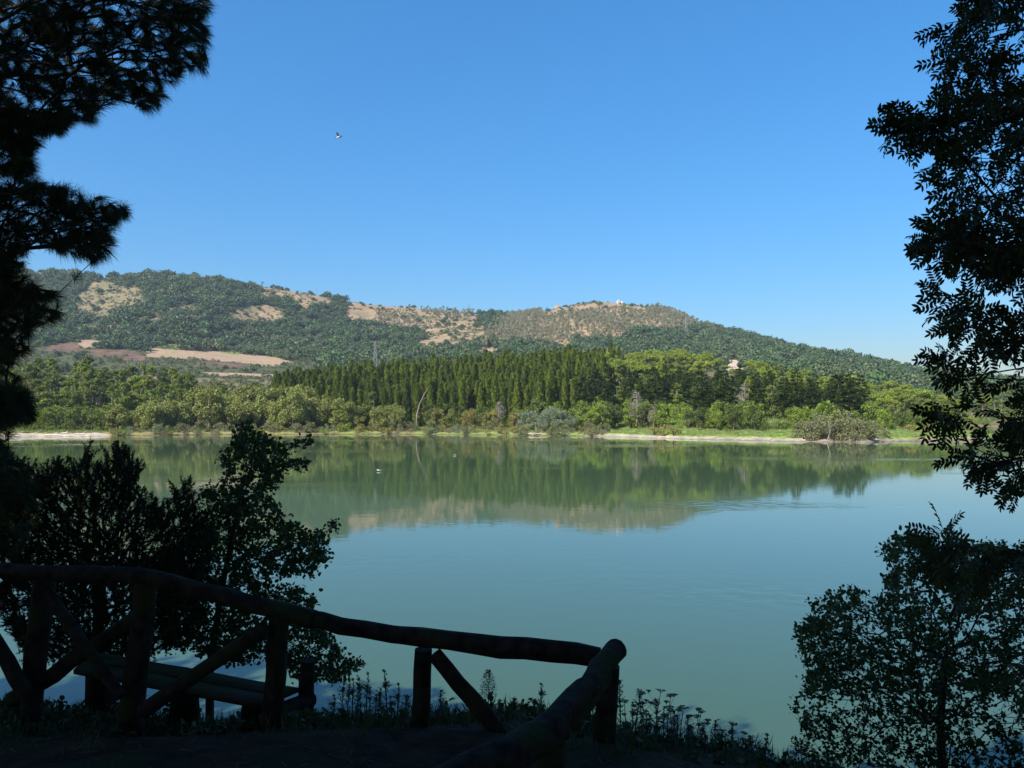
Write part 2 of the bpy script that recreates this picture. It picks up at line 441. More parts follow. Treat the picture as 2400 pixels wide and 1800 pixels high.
burnt = [
    [(105, 813), (175, 799), (198, 817), (260, 822), (345, 834), (330, 842), (250, 840), (200, 824), (120, 824)],
    [(454, 843), (563, 852), (600, 862), (540, 860), (460, 850)],
]
greenf = [[(346, 806), (420, 808), (478, 820), (400, 819), (350, 813)], [(515, 820), (560, 826), (560, 832), (515, 826)]]
grass_clear = [swell(p_, 1.14) for p_ in grass_clear]
euca_poly = [(1115, 815), (1150, 775), (1185, 746), (1215, 734), (1262, 728), (1290, 748), (1370, 738), (1440, 735), (1520, 735), (1530, 716), (1590, 732), (1660, 760), (1600, 775), (1500, 785), (1440, 798), (1330, 803), (1220, 806), (1160, 812)]
euca_poly2 = [(870, 735), (960, 728), (1110, 735), (1110, 750), (1040, 752), (960, 775), (900, 780), (880, 760)]

def cover_masks(X, Y, Z):
    px, py = to_px(X, Y, Z)
    jx = px + (fbm2(X / 22, Y / 22, 41, 4) - .5) * 50; jy = py + (fbm2(X / 22, Y / 22, 51, 4) - .5) * 26
    far = Y > 540
    def anyp(ps): 
        m = np.zeros(px.shape, bool)
        for p in ps: m |= inpoly(jx, jy, p)
        return m & far
    def anys(ps):
        m = np.zeros(px.shape, bool)
        for p in ps: m |= inpoly(px + (jx - px) * .25, py + (jy - py) * .3, p)
        return m & far
    return dict(clear=anyp(grass_clear), plow=anys(plowed), burnt=anyp(burnt), green=anys(greenf), euca=anyp([euca_poly]), euca2=anyp([euca_poly2]), px=px, py=py)

mk_ = cover_masks(XX, YY, Zg)
n1 = fbm2(XX / 9, YY / 9, 61, 4); n2 = fbm2(XX / 60, YY / 60, 71, 3)
colg = np.zeros(XX.shape + (3,))
def mixa(a, b, t): return np.asarray(a) * (1 - t[..., None]) + np.asarray(b) * t[..., None]
base = mixa((0.10, 0.095, 0.045), (0.19, 0.15, 0.085), np.clip(n1 * 1.4 - .2, 0, 1))
colg[:] = base
tan = mixa((0.32, 0.205, 0.13), (0.19, 0.165, 0.09), np.clip(n1 * 2.2 - .75 + n2 * .3, 0, 1))
tan = np.where((mk_['px'] < 600)[..., None], tan * np.array([.68, .78, .72]), tan)
forest = mixa((0.045, 0.06, 0.03), (0.09, 0.09, 0.045), n1)
colg = np.where((YY > 560)[..., None], forest, colg)
colg = np.where((mk_['clear'] | mk_['euca'] | mk_['euca2'])[..., None], tan, colg)
colg = np.where(mk_['plow'][..., None], mixa((0.255, 0.18, 0.112), (0.34, 0.25, 0.165), np.clip(n1 * .6 + .4 * fbm2(XX / 60 + YY / 9, YY / 3.2, 171, 2), 0, 1)), colg)
colg = np.where(mk_['burnt'][..., None], mixa((0.075, 0.05, 0.04), (0.17, 0.105, 0.07), np.clip(n1 * 1.6 - .3, 0, 1)), colg)
colg = np.where(mk_['green'][..., None], mixa((0.12, 0.15, 0.04), (0.18, 0.20, 0.07), n1), colg)
pale_f = (mk_['px'] > 1600) & mk_['plow']
colg = np.where(pale_f[..., None], mixa((0.40, 0.32, 0.23), (0.46, 0.37, 0.27), n1), colg)
# shore: pale beach then grass
ds = YY - shoreY[:, None]
sx = xs_c[:, None] + 0 * YY
white = np.clip(np.interp(sx, [-300, 200, 245, 270, 1350, 1450, 1900, 1960, 2400], [1, 1, .8, 0, .15, .75, .6, .35, .3]), 0, 1)
sand = mixa((0.15, 0.12, 0.085), (0.47, 0.40, 0.315), white)
sand = sand * (0.8 + .4 * n1[..., None])
grn = np.interp(sx, [0, 250, 1150, 1300, 1420, 2250], [.35, .2, .5, .6, 1, 1])
meadow = mixa((0.21, 0.175, 0.075), (0.19, 0.29, 0.05), np.clip(grn * 1.2 - .35 + (n1 - .5) * 1.2 + .1, 0, 1))
beachw = (2.0 + 4.2 * fbm2(XX / 25, YY * 0, 81, 3)) * np.interp(sx, [-300, 230, 280, 1330, 1420, 2400], [1.2, 1.0, .2, .25, .9, .9])
colg = np.where(((YY < 300) & (ds > 0))[..., None], meadow, colg)
colg = np.where(((YY < 300) & (ds < beachw) & (ds > -30))[..., None], sand, colg)
colg = np.where(((YY < 300) & (Zg < .18))[..., None], colg * .6, colg)

m, nt, out = mat_new('land_cover')
at = nd(nt, 'ShaderNodeAttribute', attribute_name='cover')
tc = nd(nt, 'ShaderNodeTexCoord')
ns = nd(nt, 'ShaderNodeTexNoise'); ns.inputs['Scale'].default_value = .55; ns.inputs['Detail'].default_value = 8
nt.links.new(tc.outputs['Object'], ns.inputs['Vector'])
rp = nd(nt, 'ShaderNodeMapRange'); rp.inputs['From Min'].default_value = .25; rp.inputs['From Max'].default_value = .75; rp.inputs['To Min'].default_value = .6; rp.inputs['To Max'].default_value = 1.35
nt.links.new(ns.outputs['Fac'], rp.inputs[0])
vm = nd(nt, 'ShaderNodeVectorMath', operation='SCALE'); nt.links.new(at.outputs['Color'], vm.inputs[0]); nt.links.new(rp.outputs[0], vm.inputs['Scale'])
p = nd(nt, 'ShaderNodeBsdfPrincipled'); p.inputs['Roughness'].default_value = .95; p.inputs['Specular IOR Level'].default_value = .1
nt.links.new(vm.outputs[0], p.inputs['Base Color'])
bp = nd(nt, 'ShaderNodeBump'); bp.inputs['Strength'].default_value = .7; bp.inputs['Distance'].default_value = .8
nt.links.new(ns.outputs['Fac'], bp.inputs['Height']); nt.links.new(bp.outputs[0], p.inputs['Normal'])
nt.links.new(p.outputs[0], out.inputs[0])
M['land'] = m
idx = np.arange(NU * NY).reshape(NU, NY)
Q = np.stack([idx[:-1, :-1], idx[1:, :-1], idx[1:, 1:], idx[:-1, 1:]], -1).reshape(-1, 4)
me = mk('hills', np.stack([XX, YY, Zg], -1).reshape(-1, 3), [Q], m, smooth=True, col=colg.reshape(-1, 3))
ob('hills', me, label='far lake shore rising to wooded and grassy hills', kind='structure')

# ------------------------------------------------------------------ water
m, nt, out = mat_new('lake_water')
tc = nd(nt, 'ShaderNodeTexCoord')
p = nd(nt, 'ShaderNodeBsdfPrincipled')
p.inputs['Base Color'].default_value = (0.047, 0.086, 0.044, 1)
p.inputs['Roughness'].default_value = .035
p.inputs['IOR'].default_value = 1.36
nA = nd(nt, 'ShaderNodeTexNoise'); nA.inputs['Scale'].default_value = 1.1; nA.inputs['Detail'].default_value = 3
nB = nd(nt, 'ShaderNodeTexNoise'); nB.inputs['Scale'].default_value = .03; nB.inputs['Detail'].default_value = 4
mpB = nd(nt, 'ShaderNodeMapping'); mpB.inputs['Scale'].default_value = (.55, 1.6, 1)
nt.links.new(tc.outputs['Object'], mpB.inputs[0]); nt.links.new(mpB.outputs[0], nB.inputs['Vector'])
nt.links.new(tc.outputs['Object'], nA.inputs['Vector'])
rr = nd(nt, 'ShaderNodeMapRange'); rr.inputs['From Min'].default_value = .55; rr.inputs['From Max'].default_value = .66; rr.inputs['To Min'].default_value = .010; rr.inputs['To Max'].default_value = .12
nt.links.new(nB.outputs['Fac'], rr.inputs[0])
bp = nd(nt, 'ShaderNodeBump'); bp.inputs['Distance'].default_value = .35
nt.links.new(rr.outputs[0], bp.inputs['Strength']); nt.links.new(nA.outputs['Fac'], bp.inputs['Height'])
nt.links.new(bp.outputs[0], p.inputs['Normal']); nt.links.new(p.outputs[0], out.inputs[0])
M['water'] = m
S = 3200
me = mk('lake', [(-S, -600, 0), (S, -600, 0), (S, 2600, 0), (-S, 2600, 0)], [np.array([[0, 1, 2, 3]])], m)
ob('lake', me, label='calm turbid green lake mirroring the far bank', kind='structure')

# ------------------------------------------------------------------ near bank
def bank(X, Y):
    X = np.asarray(X, float); Y = np.asarray(Y, float)
    z = 5.38 - 0.075 * np.clip(Y, 0, 4.7) - .30 * np.clip(Y - 4.7, 0, 2.0)
    crest = 6.3 - .25 * np.clip(X + .8, 0, 3)
    z = z - .62 * np.clip(Y - crest, 0, 60) * (1 - np.exp(-np.clip(Y - crest, 0, 60) / 1.2))
    z = z - .17 * np.clip(X - .1, 0, 8) * np.clip((Y - 1) / 4, 0, 1)
    z = z + .02 * np.clip(-Y, 0, 100)
    z = z + (fbm2(X * .5 + 9, Y * .5 + 20, 91, 3) - .5) * .35 * np.clip((Y + 1) / 3, 0.2, 1) + (fbm2(X * 2.5 + 60, Y * 2.5 + 60, 93, 3) - .5) * .10
    return z
bx = np.unique(np.concatenate([np.linspace(-120, -8, 40), np.linspace(-8, 8, 130), np.linspace(8, 120, 40)]))
by = np.unique(np.concatenate([np.linspace(-150, 0, 40), np.linspace(0, 20, 140), np.linspace(20, 32, 12)]))
BX, BY = np.meshgrid(bx, by, indexing='ij')
BZ = np.maximum(bank(BX, BY), -5)
idx = np.arange(BX.size).reshape(BX.shape)
Q = np.stack([idx[:-1, :-1], idx[1:, :-1], idx[1:, 1:], idx[:-1, 1:]], -1).reshape(-1, 4)
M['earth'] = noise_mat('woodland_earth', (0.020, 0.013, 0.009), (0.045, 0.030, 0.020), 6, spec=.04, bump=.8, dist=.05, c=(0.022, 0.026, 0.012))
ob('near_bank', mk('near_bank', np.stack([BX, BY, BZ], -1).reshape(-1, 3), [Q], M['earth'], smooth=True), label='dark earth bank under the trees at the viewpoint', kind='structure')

# ------------------------------------------------------------------ tree prototypes
def clumped(g, cl, per, L, Wd, up=0.2, flat=1.0, shell=.55):
    """leaf faces spread through clumps [(x,y,z,r)]; each clump has its own tone"""
    for c in cl:
        c = np.asarray(c, float); r = c[3]
        n = max(8, int(per * r * r))
        d = rdir(n); rad = r * (shell + (1 - shell) * rng.random(n) ** .6)
        P = c[:3] + d * rad[:, None] * np.array([1, 1, flat])
        ax = unit(rdir(n) * .8 + d * .5 + np.array([0, 0, up]))
        nr = unit(d + rdir(n) * .7 + np.array([0, 0, .25]))
        tn = np.clip(rng.normal(.5, .1) + rng.normal(0, .22, n), 0, 1)
        s = rng.uniform(.7, 1.35, n)
        cards(g, P - ax * (L * s * .4)[:, None], ax, nr, L * s, Wd * s, tn)

def trunk_branches(h, r, limbs, top=None, n=6, lean=.15):
    g = G()
    k = 6
    z = np.linspace(-.4, h, k)
    off = np.cumsum(rng.normal(0, lean, (k, 2)), 0) * (np.arange(k) / k)[:, None]
    P = np.column_stack([off, z]); tube(g, P, np.linspace(r, r * .35, k), n)
    for e in limbs:
        e = np.asarray(e, float)[:3]
        z0 = np.clip(e[2] * .72, h * .15, h * .97)
        b = np.array([np.interp(z0, z, off[:, 0]), np.interp(z0, z, off[:, 1]), z0])
        mid = (b + e) / 2 + np.array([0, 0, -.12 * np.linalg.norm(e - b)])
        tube(g, [b, mid, e], [r * .4, r * .27, r * .08], 4, cap=False)
    return g

def proto_cypress():
    h = rng.uniform(13, 16); g = G(); n = 1700
    z = h * rng.random(n) ** .85; tt = z / h
    rad = 1.38 * np.clip(tt / .12, .35, 1) ** .7 * (1 - tt ** 2.2) ** .8 + .12
    lob = 1 + .22 * np.sin(3 * (th := rng.uniform(0, 2*np.pi, n)) + z * .9) + .15 * np.sin(5 * th - z * 1.7)
    rad = rad * lob * (.65 + .38 * rng.random(n))
    P = np.column_stack([rad * np.cos(th), rad * np.sin(th), z + .5])
    d = np.column_stack([np.cos(th), np.sin(th), 0 * th])
    ax = unit(d * .45 + np.array([0, 0, 1]) + rdir(n) * .3); nr = unit(d + rdir(n) * .55)
    tn = np.clip(.45 + .25 * np.sin(4 * th + z * 1.3) + rng.normal(0, .22, n), 0, 1)
    cards(g, P, ax, nr, rng.uniform(.7, 1.2, n), rng.uniform(.3, .55, n), tn)
    tg = G(); tube(tg, [(0, 0, -.5), (0, 0, h * .5), (0, 0, h * .96)], [.2, .13, .03], 6)
    return g, tg

def proto_pine(layers=9, h=12.5, spread=3.0, bare=.42):
    cl = []
    for i in range(layers * 2):
        t = rng.random(); z = h * (bare + (1 - bare) * t)
        r = spread * (1 - .72 * t ** 1.6) * rng.uniform(.35, 1)
        a = rng.uniform(0, 2*np.pi)
        cl.append((r * np.cos(a), r * np.sin(a), z, rng.uniform(.7, 1.35) * (1.1 - .35 * t)))
    cl.append((0, 0, h, .9))
    g = G(); clumped(g, cl, 140, .46, .26, up=.5, flat=.62, shell=.3)
    return g, trunk_branches(h * .97, .21, cl, lean=.22)

def proto_umbrella(h=13, spread=3.6):
    cl = []
    for i in range(24):
        r = spread * math.sqrt(rng.random()); a = rng.uniform(0, 2*np.pi)
        z = h - .28 * r - rng.random() * 2.2
        cl.append((r * np.cos(a), r * np.sin(a), z, rng.uniform(.8, 1.35)))
    g = G(); clumped(g, cl, 130, .46, .27, up=.6, flat=.7, shell=.3)
    return g, trunk_branches(h * .93, .2, cl[:14], lean=.2)

def proto_cedar(h=14, spread=4.0):
    g = G(); tips = []
    nt_ = 13
    for i in range(nt_):
        t = (i + rng.random() * .5) / nt_; z = h * (.10 + .9 * t)
        R0 = spread * (1 - t) ** .75 + .35
        for k in range(7 if t < .7 else 4):
            a = rng.uniform(0, 2*np.pi); L = R0 * rng.uniform(.65, 1.1); w_ = .28 * L + .35
            n = int(48 * L * .8) + 14
            s = rng.random(n) ** .6; lat = rng.normal(0, 1, n) * w_ * .5 * np.clip(1.15 - s, .2, 1)
            drop = .10 * L * s + .05 * rng.standard_normal(n)
            P = np.column_stack([np.cos(a) * L * s - np.sin(a) * lat, np.sin(a) * L * s + np.cos(a) * lat, z + .12 * L - drop + rng.normal(0, .12, n)])
            ax = unit(np.column_stack([np.cos(a) + 0 * s, np.sin(a) + 0 * s, 0 * s + .1]) + rdir(n) * .6)
            nr = unit(np.array([0, 0, 1.]) + rdir(n) * .45)
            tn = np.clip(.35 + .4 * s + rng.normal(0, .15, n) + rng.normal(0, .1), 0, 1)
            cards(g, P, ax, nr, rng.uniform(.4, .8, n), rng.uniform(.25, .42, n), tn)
            if rng.random() < .5: tips.append((np.cos(a) * L * .8, np.sin(a) * L * .8, z))
    return g, trunk_branches(h * .98, .28, tips[:22], lean=.06)

def proto_broad(h=11, spread=4.5, nclump=44, L=.46, Wd=.30, per=70, low=.12):
    cl = []
    for i in range(nclump):
        d = rdir(1)[0]; d[2] = rng.uniform(-.95, 1); hz = math.sqrt(max(.05, 1 - (max(d[2], -.35)) ** 2)); d[:2] = unit(d[:2]) * hz
        r = rng.uniform(.6, 1)
        c = np.array([d[0] * spread * .78 * r, d[1] * spread * .78 * r, h * .5 + d[2] * h * .40 * r])
        c[2] = max(c[2], h * low)
        cl.append((*c, rng.uniform(.2, .34) * spread))
    g = G(); clumped(g, cl, per, L, Wd, up=.25, flat=.85, shell=.55)
    return g, trunk_branches(h * .7, .24, cl[:12], lean=.25)

def proto_bush(h=3.2, spread=2.2, n=12, L=.32, Wd=.2, per=75):
    cl = []
    for i in range(n):
        d = rdir(1)[0]
        z = max(.12, (d[2] * .5 + .45)) * h * .8
        cl.append((d[0] * spread * .65, d[1] * spread * .65, z, rng.uniform(.26, .42) * spread * .85))
    g = G(); clumped(g, cl, per, L, Wd, up=.35, flat=.85, shell=.45)
    tg = G()
    for c in cl[:6]: tube(tg, [(c[0] * .1, c[1] * .1, -.3), (c[0] * .6, c[1] * .6, c[2] * .5), c[:3]], [.07, .05, .015], 4, cap=False)
    return g, tg

def bare_tree(h=9, spread=2.4, lay=False, seed_n=240):
    g = G()
    tube(g, np.column_stack([np.cumsum(rng.normal(0, .1, 7)), np.cumsum(rng.normal(0, .1, 7)), np.linspace(-.4, h, 7)]), np.linspace(.2, .03, 7), 6)
    A, B, ra, rb = [], [], [], []
    for i in range(seed_n // 6):
        t = rng.uniform(.2, .97); a = rng.uniform(0, 2*np.pi); z = h * t
        L = spread * (1.1 - .8 * t) * rng.uniform(.6, 1.1)
        d = unit(np.array([np.cos(a), np.sin(a), .05 if lay else rng.uniform(.3, .9)]))
        s = np.array([0, 0, z]); e = s + d * L
        A.append(s); B.append(e); ra.append(.06); rb.append(.03)
        for k in range(6):
            f = rng.uniform(.3, 1); s2 = s + d * L * f; d2 = unit(d + rdir(1)[0] * .8); e2 = s2 + d2 * L * .4
            A.append(s2); B.append(e2); ra.append(.035); rb.append(.015)
            for q in range(3):
                s3 = s2 + d2 * L * .4 * rng.uniform(.3, 1); e3 = s3 + unit(d2 + rdir(1)[0]) * L * .22
                A.append(s3); B.append(e3); ra.append(.022); rb.append(.012)
    edges_tubes(g, A, B, np.array(ra), np.array(rb), 3)
    return g

PROT = {}
def reg(kind, n, fn, leafm, barkm):
    PROT[kind] = []
    for i in range(n):
        g, tg = fn()
        PROT[kind].append((g.mesh(kind + '_crown', M[leafm]), tg.mesh(kind + '_trunk', M[barkm], True)))
reg('cypress_tree', 6, proto_cypress, 'cypress', 'bark')
reg('pine_tree', 6, lambda: proto_pine(h=rng.uniform(11, 14), spread=rng.uniform(2.6, 3.6)), 'pine', 'bark_grey')
reg('umbrella_pine', 5, lambda: proto_umbrella(h=rng.uniform(11, 14)), 'pine_bright', 'bark_grey')
reg('cedar_tree', 5, lambda: proto_cedar(h=rng.uniform(12, 15)), 'cedar', 'bark')
reg('willow_tree', 6, lambda: proto_broad(h=rng.uniform(9, 12), spread=rng.uniform(3.8, 5)), 'willow', 'bark_grey')
reg('silver_tree', 3, lambda: proto_broad(h=7.5, spread=3.2, nclump=26, L=.36, Wd=.2, per=80), 'silver', 'bark_grey')
reg('young_tree', 4, lambda: proto_broad(h=rng.uniform(6, 8), spread=2.6, nclump=26, L=.38, Wd=.24, per=90), 'bush', 'bark')
reg('yellow_tree', 3, lambda: proto_broad(h=rng.uniform(5.5, 7), spread=2.4, nclump=24, L=.36, Wd=.22, per=90), 'yellow', 'bark')
reg('green_bush', 5, lambda: proto_bush(rng.uniform(2.6, 3.8), rng.uniform(1.9, 2.6)), 'bush', 'bark')
reg('willow_bush', 4, lambda: proto_bush(rng.uniform(3.5, 5), rng.uniform(2.6, 3.4), n=18), 'grey_willow', 'bark_grey')
reg('yellow_bush', 3, lambda: proto_bush(rng.uniform(2, 3), rng.uniform(1.6, 2.2)), 'yellow', 'bark')
reg('dry_bush', 3, lambda: proto_bush(rng.uniform(1.3, 2.2), rng.uniform(1.4, 2.0), per=55), 'brown', 'bark_grey')
reg('silver_bush', 2, lambda: proto_bush(2.6, 1.9), 'silver', 'bark_grey')

def plant(kind, X, Y, s=1.0, label=None, cat='tree', group=None, var=None, z=None, sz=None):
    cm, tm = PROT[kind][var if var is not None else int(rng.integers(len(PROT[kind])))]
    o = ob(kind, None, loc=(X, Y, float(ground(X, Y)) if z is None else z), label=label, cat=cat, group=group)
    o.rotation_euler = (0, 0, float(rng.uniform(0, 6.28)))
    o.scale = (s, s, s if sz is None else sz)
    ob('crown', cm, o)
    ob('trunk' if cat == 'tree' else 'stems', tm, o)
    return o

def top_px(X, Y, h): return HOR - (ground(X, Y) + h - EYE) / Y * F

def scatter(n, x0, x1, Y0, Y1, dmin, tries=40, test=None, pts=None):
    """poisson-like scatter in photograph columns x0..x1 and depths Y0..Y1 (numbers or functions of x)"""
    out_, keep = [], list(pts or [])
    f0 = Y0 if callable(Y0) else (lambda x: Y0); f1 = Y1 if callable(Y1) else (lambda x: Y1)
    for _ in range(n * tries):
        if len(out_) >= n: break
        x = rng.uniform(x0, x1); Y = rng.uniform(f0(x), f1(x)); X = (x - 1200) / F * Y
        if test and not test(x, X, Y): continue
        if keep:
            k = np.asarray(keep); 
            if ((k[:, 0] - X) ** 2 + (k[:, 1] - Y) ** 2).min() < dmin * dmin: continue
        keep.append((X, Y)); out_.append((x, X, Y))
    return out_
def shore_at(x): return float(np.interp((x - 1200) / F, ucol, shoreY))

# --- cypress plantation: rows
cy_front = lambda x: np.interp(x, [620, 760, 1300, 1420], [290, 268, 266, 280])
rows = np.arange(266, 362, 6.6)
cyp = []
for r_, Y0 in enumerate(rows):
    for X0 in np.arange(-98, 50, 2.75):
        X = X0 + rng.normal(0, .45) + (r_ % 2) * 1.4; Y = Y0 + rng.normal(0, .8); x = X / Y * F + 1200
        lim = np.interp(Y, [262, 300, 352], [1330, 1400, 1460])
        if x < 655 - (Y - 262) * .35 or x > lim or Y < cy_front(x) or rng.random() < .06: continue
        cyp.append((X, Y, x, rng.uniform(.8, 1.1) * np.interp(x, [640, 900], [.9, 1.0])))
for X, Y, x, s in cyp[:298]:
    rowk = 0 if Y < cy_front(x) + 7 else (1 if Y < 296 else 2)
    o = plant('cypress_tree', X, Y, s * 1.02, ('slim dark green cypress in the front row of the plantation, shown down to its foot', 'slim cypress in the middle rows of the plantation, showing its upper half', 'slim cypress in the rear rows of the plantation, only its tip showing')[rowk], 'tree', ('front row cypresses', 'middle row cypresses', 'rear row cypresses')[rowk], sz=s)
    o.rotation_euler[0], o.rotation_euler[1] = rng.normal(0, .02), rng.normal(0, .02)
cyp_rest = np.array(cyp[298:])

# --- pines on the left knoll
for x, X, Y in scatter(74, -60, 470, 258, 318, 3.3):
    s = rng.uniform(.9, 1.3) * np.interp(x, [0, 150, 330, 470], [1.08, 1.12, .98, .8])
    plant('pine_tree', X, Y, s, 'tall pine with bare grey trunk at the front of the knoll left of the plantation' if Y < 282 else 'pine crown at the back of the knoll left of the plantation', 'tree', 'front pines of the left knoll' if Y < 282 else 'rear pines of the left knoll')
for x, X, Y in scatter(40, 380, 660, 290, 345, 3.6):
    plant('pine_tree', X, Y, rng.uniform(.6, .8), 'short dark pine between the rounded willows and the ploughed field', 'tree', 'short pines below the ploughed field')
for x, X, Y in scatter(8, 500, 660, 325, 350, 4.5):
    plant('cedar_tree', X, Y, rng.uniform(.6, .72), 'dark conifer at the left end of the cypress plantation', 'tree', 'conifers beside the plantation end')
# big round pine standing before the cypresses
plant('pine_tree', (872 - 1200) / F * 262, 262, 1.05, 'broad round pine with bare trunk standing in front of the cypress rows', 'tree', var=0)
# --- right wood: cedars low, bright umbrella pines on the crest
pts = []
for x, X, Y in scatter(70, 1290, 2010, lambda x: max(shore_at(x) + 42, 240), lambda x: 325, 5.0):
    pts.append((X, Y))
    plant('cedar_tree', X, Y, rng.uniform(.8, 1.18) * np.interp(x, [1290, 1500, 1800, 2010], [.92, .95, 1.0, .98]), 'dark layered conifer at the front of the right wood, full height in view' if Y < 275 else 'dark layered conifer deeper in the right wood, only its top showing', 'tree', 'front conifers of the right wood' if Y < 275 else 'rear conifers of the right wood')
for x, X, Y in scatter(26, 1330, 1900, lambda x: max(shore_at(x) + 45, 245), lambda x: 330, 4.0, pts=pts):
    plant('pine_tree', X, Y, rng.uniform(.75, 1.05), 'lighter green pine among the dark layered conifers of the right wood', 'tree', 'pines among the layered conifers')
for x, Y, s in ((1838, 236, 1.12), (1868, 242, 1.2), (1905, 250, 1.0), (1965, 246, 1.22), (1990, 238, 1.16), (2016, 248, 1.1), (1500, 262, 1.1), (1640, 246, 1.05), (1700, 250, 1.1)):
    plant('cedar_tree', (x - 1200) / F * Y, Y, s, 'tall dark layered conifer towering over the low trees at the wood edge', 'tree', 'tall conifers at the wood edge')
gap = lambda x, X, Y: not (1660 < x < 1775 and top_px(X, Y, 15) < 874)
for x, X, Y in scatter(78, 1420, 1800, 318, 415, 4.6, test=gap):
    plant('umbrella_pine', X, Y, rng.uniform(.85, 1.08), 'bright green umbrella pine on the crest of the right wood', 'tree', 'bright pines on the crest of the wood')
for x, yt, Y in ((1684, 842, 430), (1700, 852, 425), (1716, 860, 420), (1732, 866, 410), (1758, 846, 430), (1768, 840, 440)):
    X = (x - 1200) / F * Y; hgt = EYE + (HOR - yt) / F * Y - float(ground(X, Y))
    plant('umbrella_pine', X, Y, max(.4, hgt / 13.2), 'green umbrella pine standing against the pale field above the right wood', 'tree', 'pines against the pale field')
for x, X, Y in scatter(120, 1780, 2290, lambda x: np.interp(x, [1780, 2000, 2290], [300, 250, 262]), lambda x: np.interp(x, [1780, 2200, 2290], [410, 380, 300]), 4.4):
    if ground(X, Y) < .6: continue
    plant('pine_tree' if rng.random() < .5 else 'umbrella_pine', X, Y, rng.uniform(.7, .95), 'green pine of the mixed wood sloping down to the spit', 'tree', 'pines of the wood above the spit')
for x, X, Y in scatter(60, 2180, 2700, 395, 560, 6.5):
    plant('pine_tree', X, Y, rng.uniform(.8, 1.05), 'pine of the far wood beyond the blue inlet', 'tree', 'pines beyond the inlet')
# --- rounded willows behind the left shore
for x, X, Y in scatter(64, 270, 950, lambda x: shore_at(x) + 9, lambda x: shore_at(x) + 40, 4.4):
    s = np.interp(x, [280, 420, 520, 640, 760, 930], [.85, 1.1, 1.3, 1.28, 1.15, .8]) * rng.uniform(.8, 1.15)
    plant('willow_tree', X, Y, s, 'rounded grey-green willow in the thicket behind the left shore', 'tree', 'rounded willows behind the left shore')
for x, X, Y in scatter(54, -60, 330, lambda x: shore_at(x) + 14, lambda x: shore_at(x) + 46, 4.5):
    plant('young_tree', X, Y, rng.uniform(.85, 1.35), 'leafy young tree below the pines on the left knoll', 'tree', 'young trees below the left pines')
# --- centre thicket
for x, X, Y in scatter(46, 900, 1420, lambda x: shore_at(x) + 14, lambda x: shore_at(x) + 32, 3.2):
    kd = 'yellow_tree' if rng.random() < .5 and x < 1220 else 'young_tree'
    plant(kd, X, Y, rng.uniform(.95, 1.4), 'small yellowing tree at the foot of the cypress rows' if kd == 'yellow_tree' else 'small green tree at the foot of the cypress rows', 'tree', 'small trees at the foot of the cypresses: ' + kd)
for x, dY, s in ((1228, 12, .95), (1256, 8, 1.05), (1285, 13, 1.25), (1312, 8, 1.05), (1340, 11, .8), (1270, 5, .7)):
    Y = shore_at(x) + dY
    plant('silver_tree', (x - 1200) / F * Y, Y, s, 'silvery-leaved tree in the pale clump on the shore before the cypresses', 'tree', 'silvery trees in the shore clump')
Y = shore_at(1265) + 26
plant('young_tree', (1268 - 1200) / F * Y, Y, 1.8, 'tall light green tree rising behind the silvery clump', 'tree')
for x, X, Y in scatter(48, 1370, 1780, lambda x: shore_at(x) + 24, lambda x: shore_at(x) + 44, 3.4):
    plant('young_tree', X, Y, rng.uniform(.85, 1.3), 'low fresh green tree at the edge of the right wood above the meadow', 'tree', 'low trees above the meadow')
Y = shore_at(1935) + 28
plant('young_tree', (1935 - 1200) / F * Y, Y, 1.5, 'round dark green tree behind the willow thicket near the spit', 'tree')
for x, X, Y in scatter(26, 1780, 2240, lambda x: shore_at(x) + 30, lambda x: shore_at(x) + 52, 4.0):
    plant('young_tree', X, Y, rng.uniform(.75, 1.2), 'leafy tree at the wood edge behind the spit meadow', 'tree', 'trees behind the spit meadow')
# willow thicket at the water
for i, (x, dY, s) in enumerate(((1880, 5, .95), (1905, 3, 1.05), (1930, 6, 1.2), (1955, 2, 1.1), (1985, 5, 1.2), (2010, 3, .95), (2035, 6, .95), (1925, 11, 1.25), (1975, 11, 1.25), (2060, 8, .8))):
    Y = shore_at(x) + dY
    plant('willow_bush', (x - 1200) / F * Y, Y, s * 1.22, 'sprawling grey-green willow bush at the waterline before the spit', 'bush', 'willow bushes at the waterline')
for x, dY, s, k in ((1558, 3, 1.35, 'yellow_bush'), (1580, 4, 1.15, 'yellow_bush'), (1535, 4, 1.1, 'yellow_bush')):
    Y = shore_at(x) + dY
    plant(k, (x - 1200) / F * Y, Y, s, 'yellow-green bush standing alone on the pale beach below the meadow', 'bush', 'yellow bushes on the pale beach')
Y = shore_at(2160) + 3
plant('green_bush', (2160 - 1200) / F * Y, Y, .5, 'small round bush on the spit beach', 'bush')
Y = shore_at(2290) + 12
plant('green_bush', (2285 - 1200) / F * Y, Y, .5, 'lone round bush near the tip of the spit', 'bush')
# shore bushes
for x, X, Y in scatter(135, 250, 1420, lambda x: shore_at(x) - .3, lambda x: shore_at(x) + 13, 2.3):
    k = rng.choice(['green_bush', 'yellow_bush', 'dry_bush', 'willow_bush', 'yellow_bush', 'silver_bush'])
    plant(k, X, Y, rng.uniform(.65, 1.1), {'green_bush': 'green bush in the strip of scrub along the far shore', 'yellow_bush': 'yellowing bush in the strip of scrub along the far shore', 'dry_bush': 'dry brown bush in the strip of scrub along the far shore', 'willow_bush': 'grey-green willow bush in the strip of scrub along the far shore', 'silver_bush': 'silvery bush in the strip of scrub along the far shore'}[k], 'bush', 'bushes of the far shore scrub: ' + k.replace('_', ' '))
for x, X, Y in scatter(30, 1300, 1420, lambda x: shore_at(x) + 2, lambda x: shore_at(x) + 8, 2.2):
    plant('dry_bush', X, Y, rng.uniform(.5, .8), 'dry brown brush at the waterline below the silvery trees', 'bush', 'dry brush below the silvery trees')
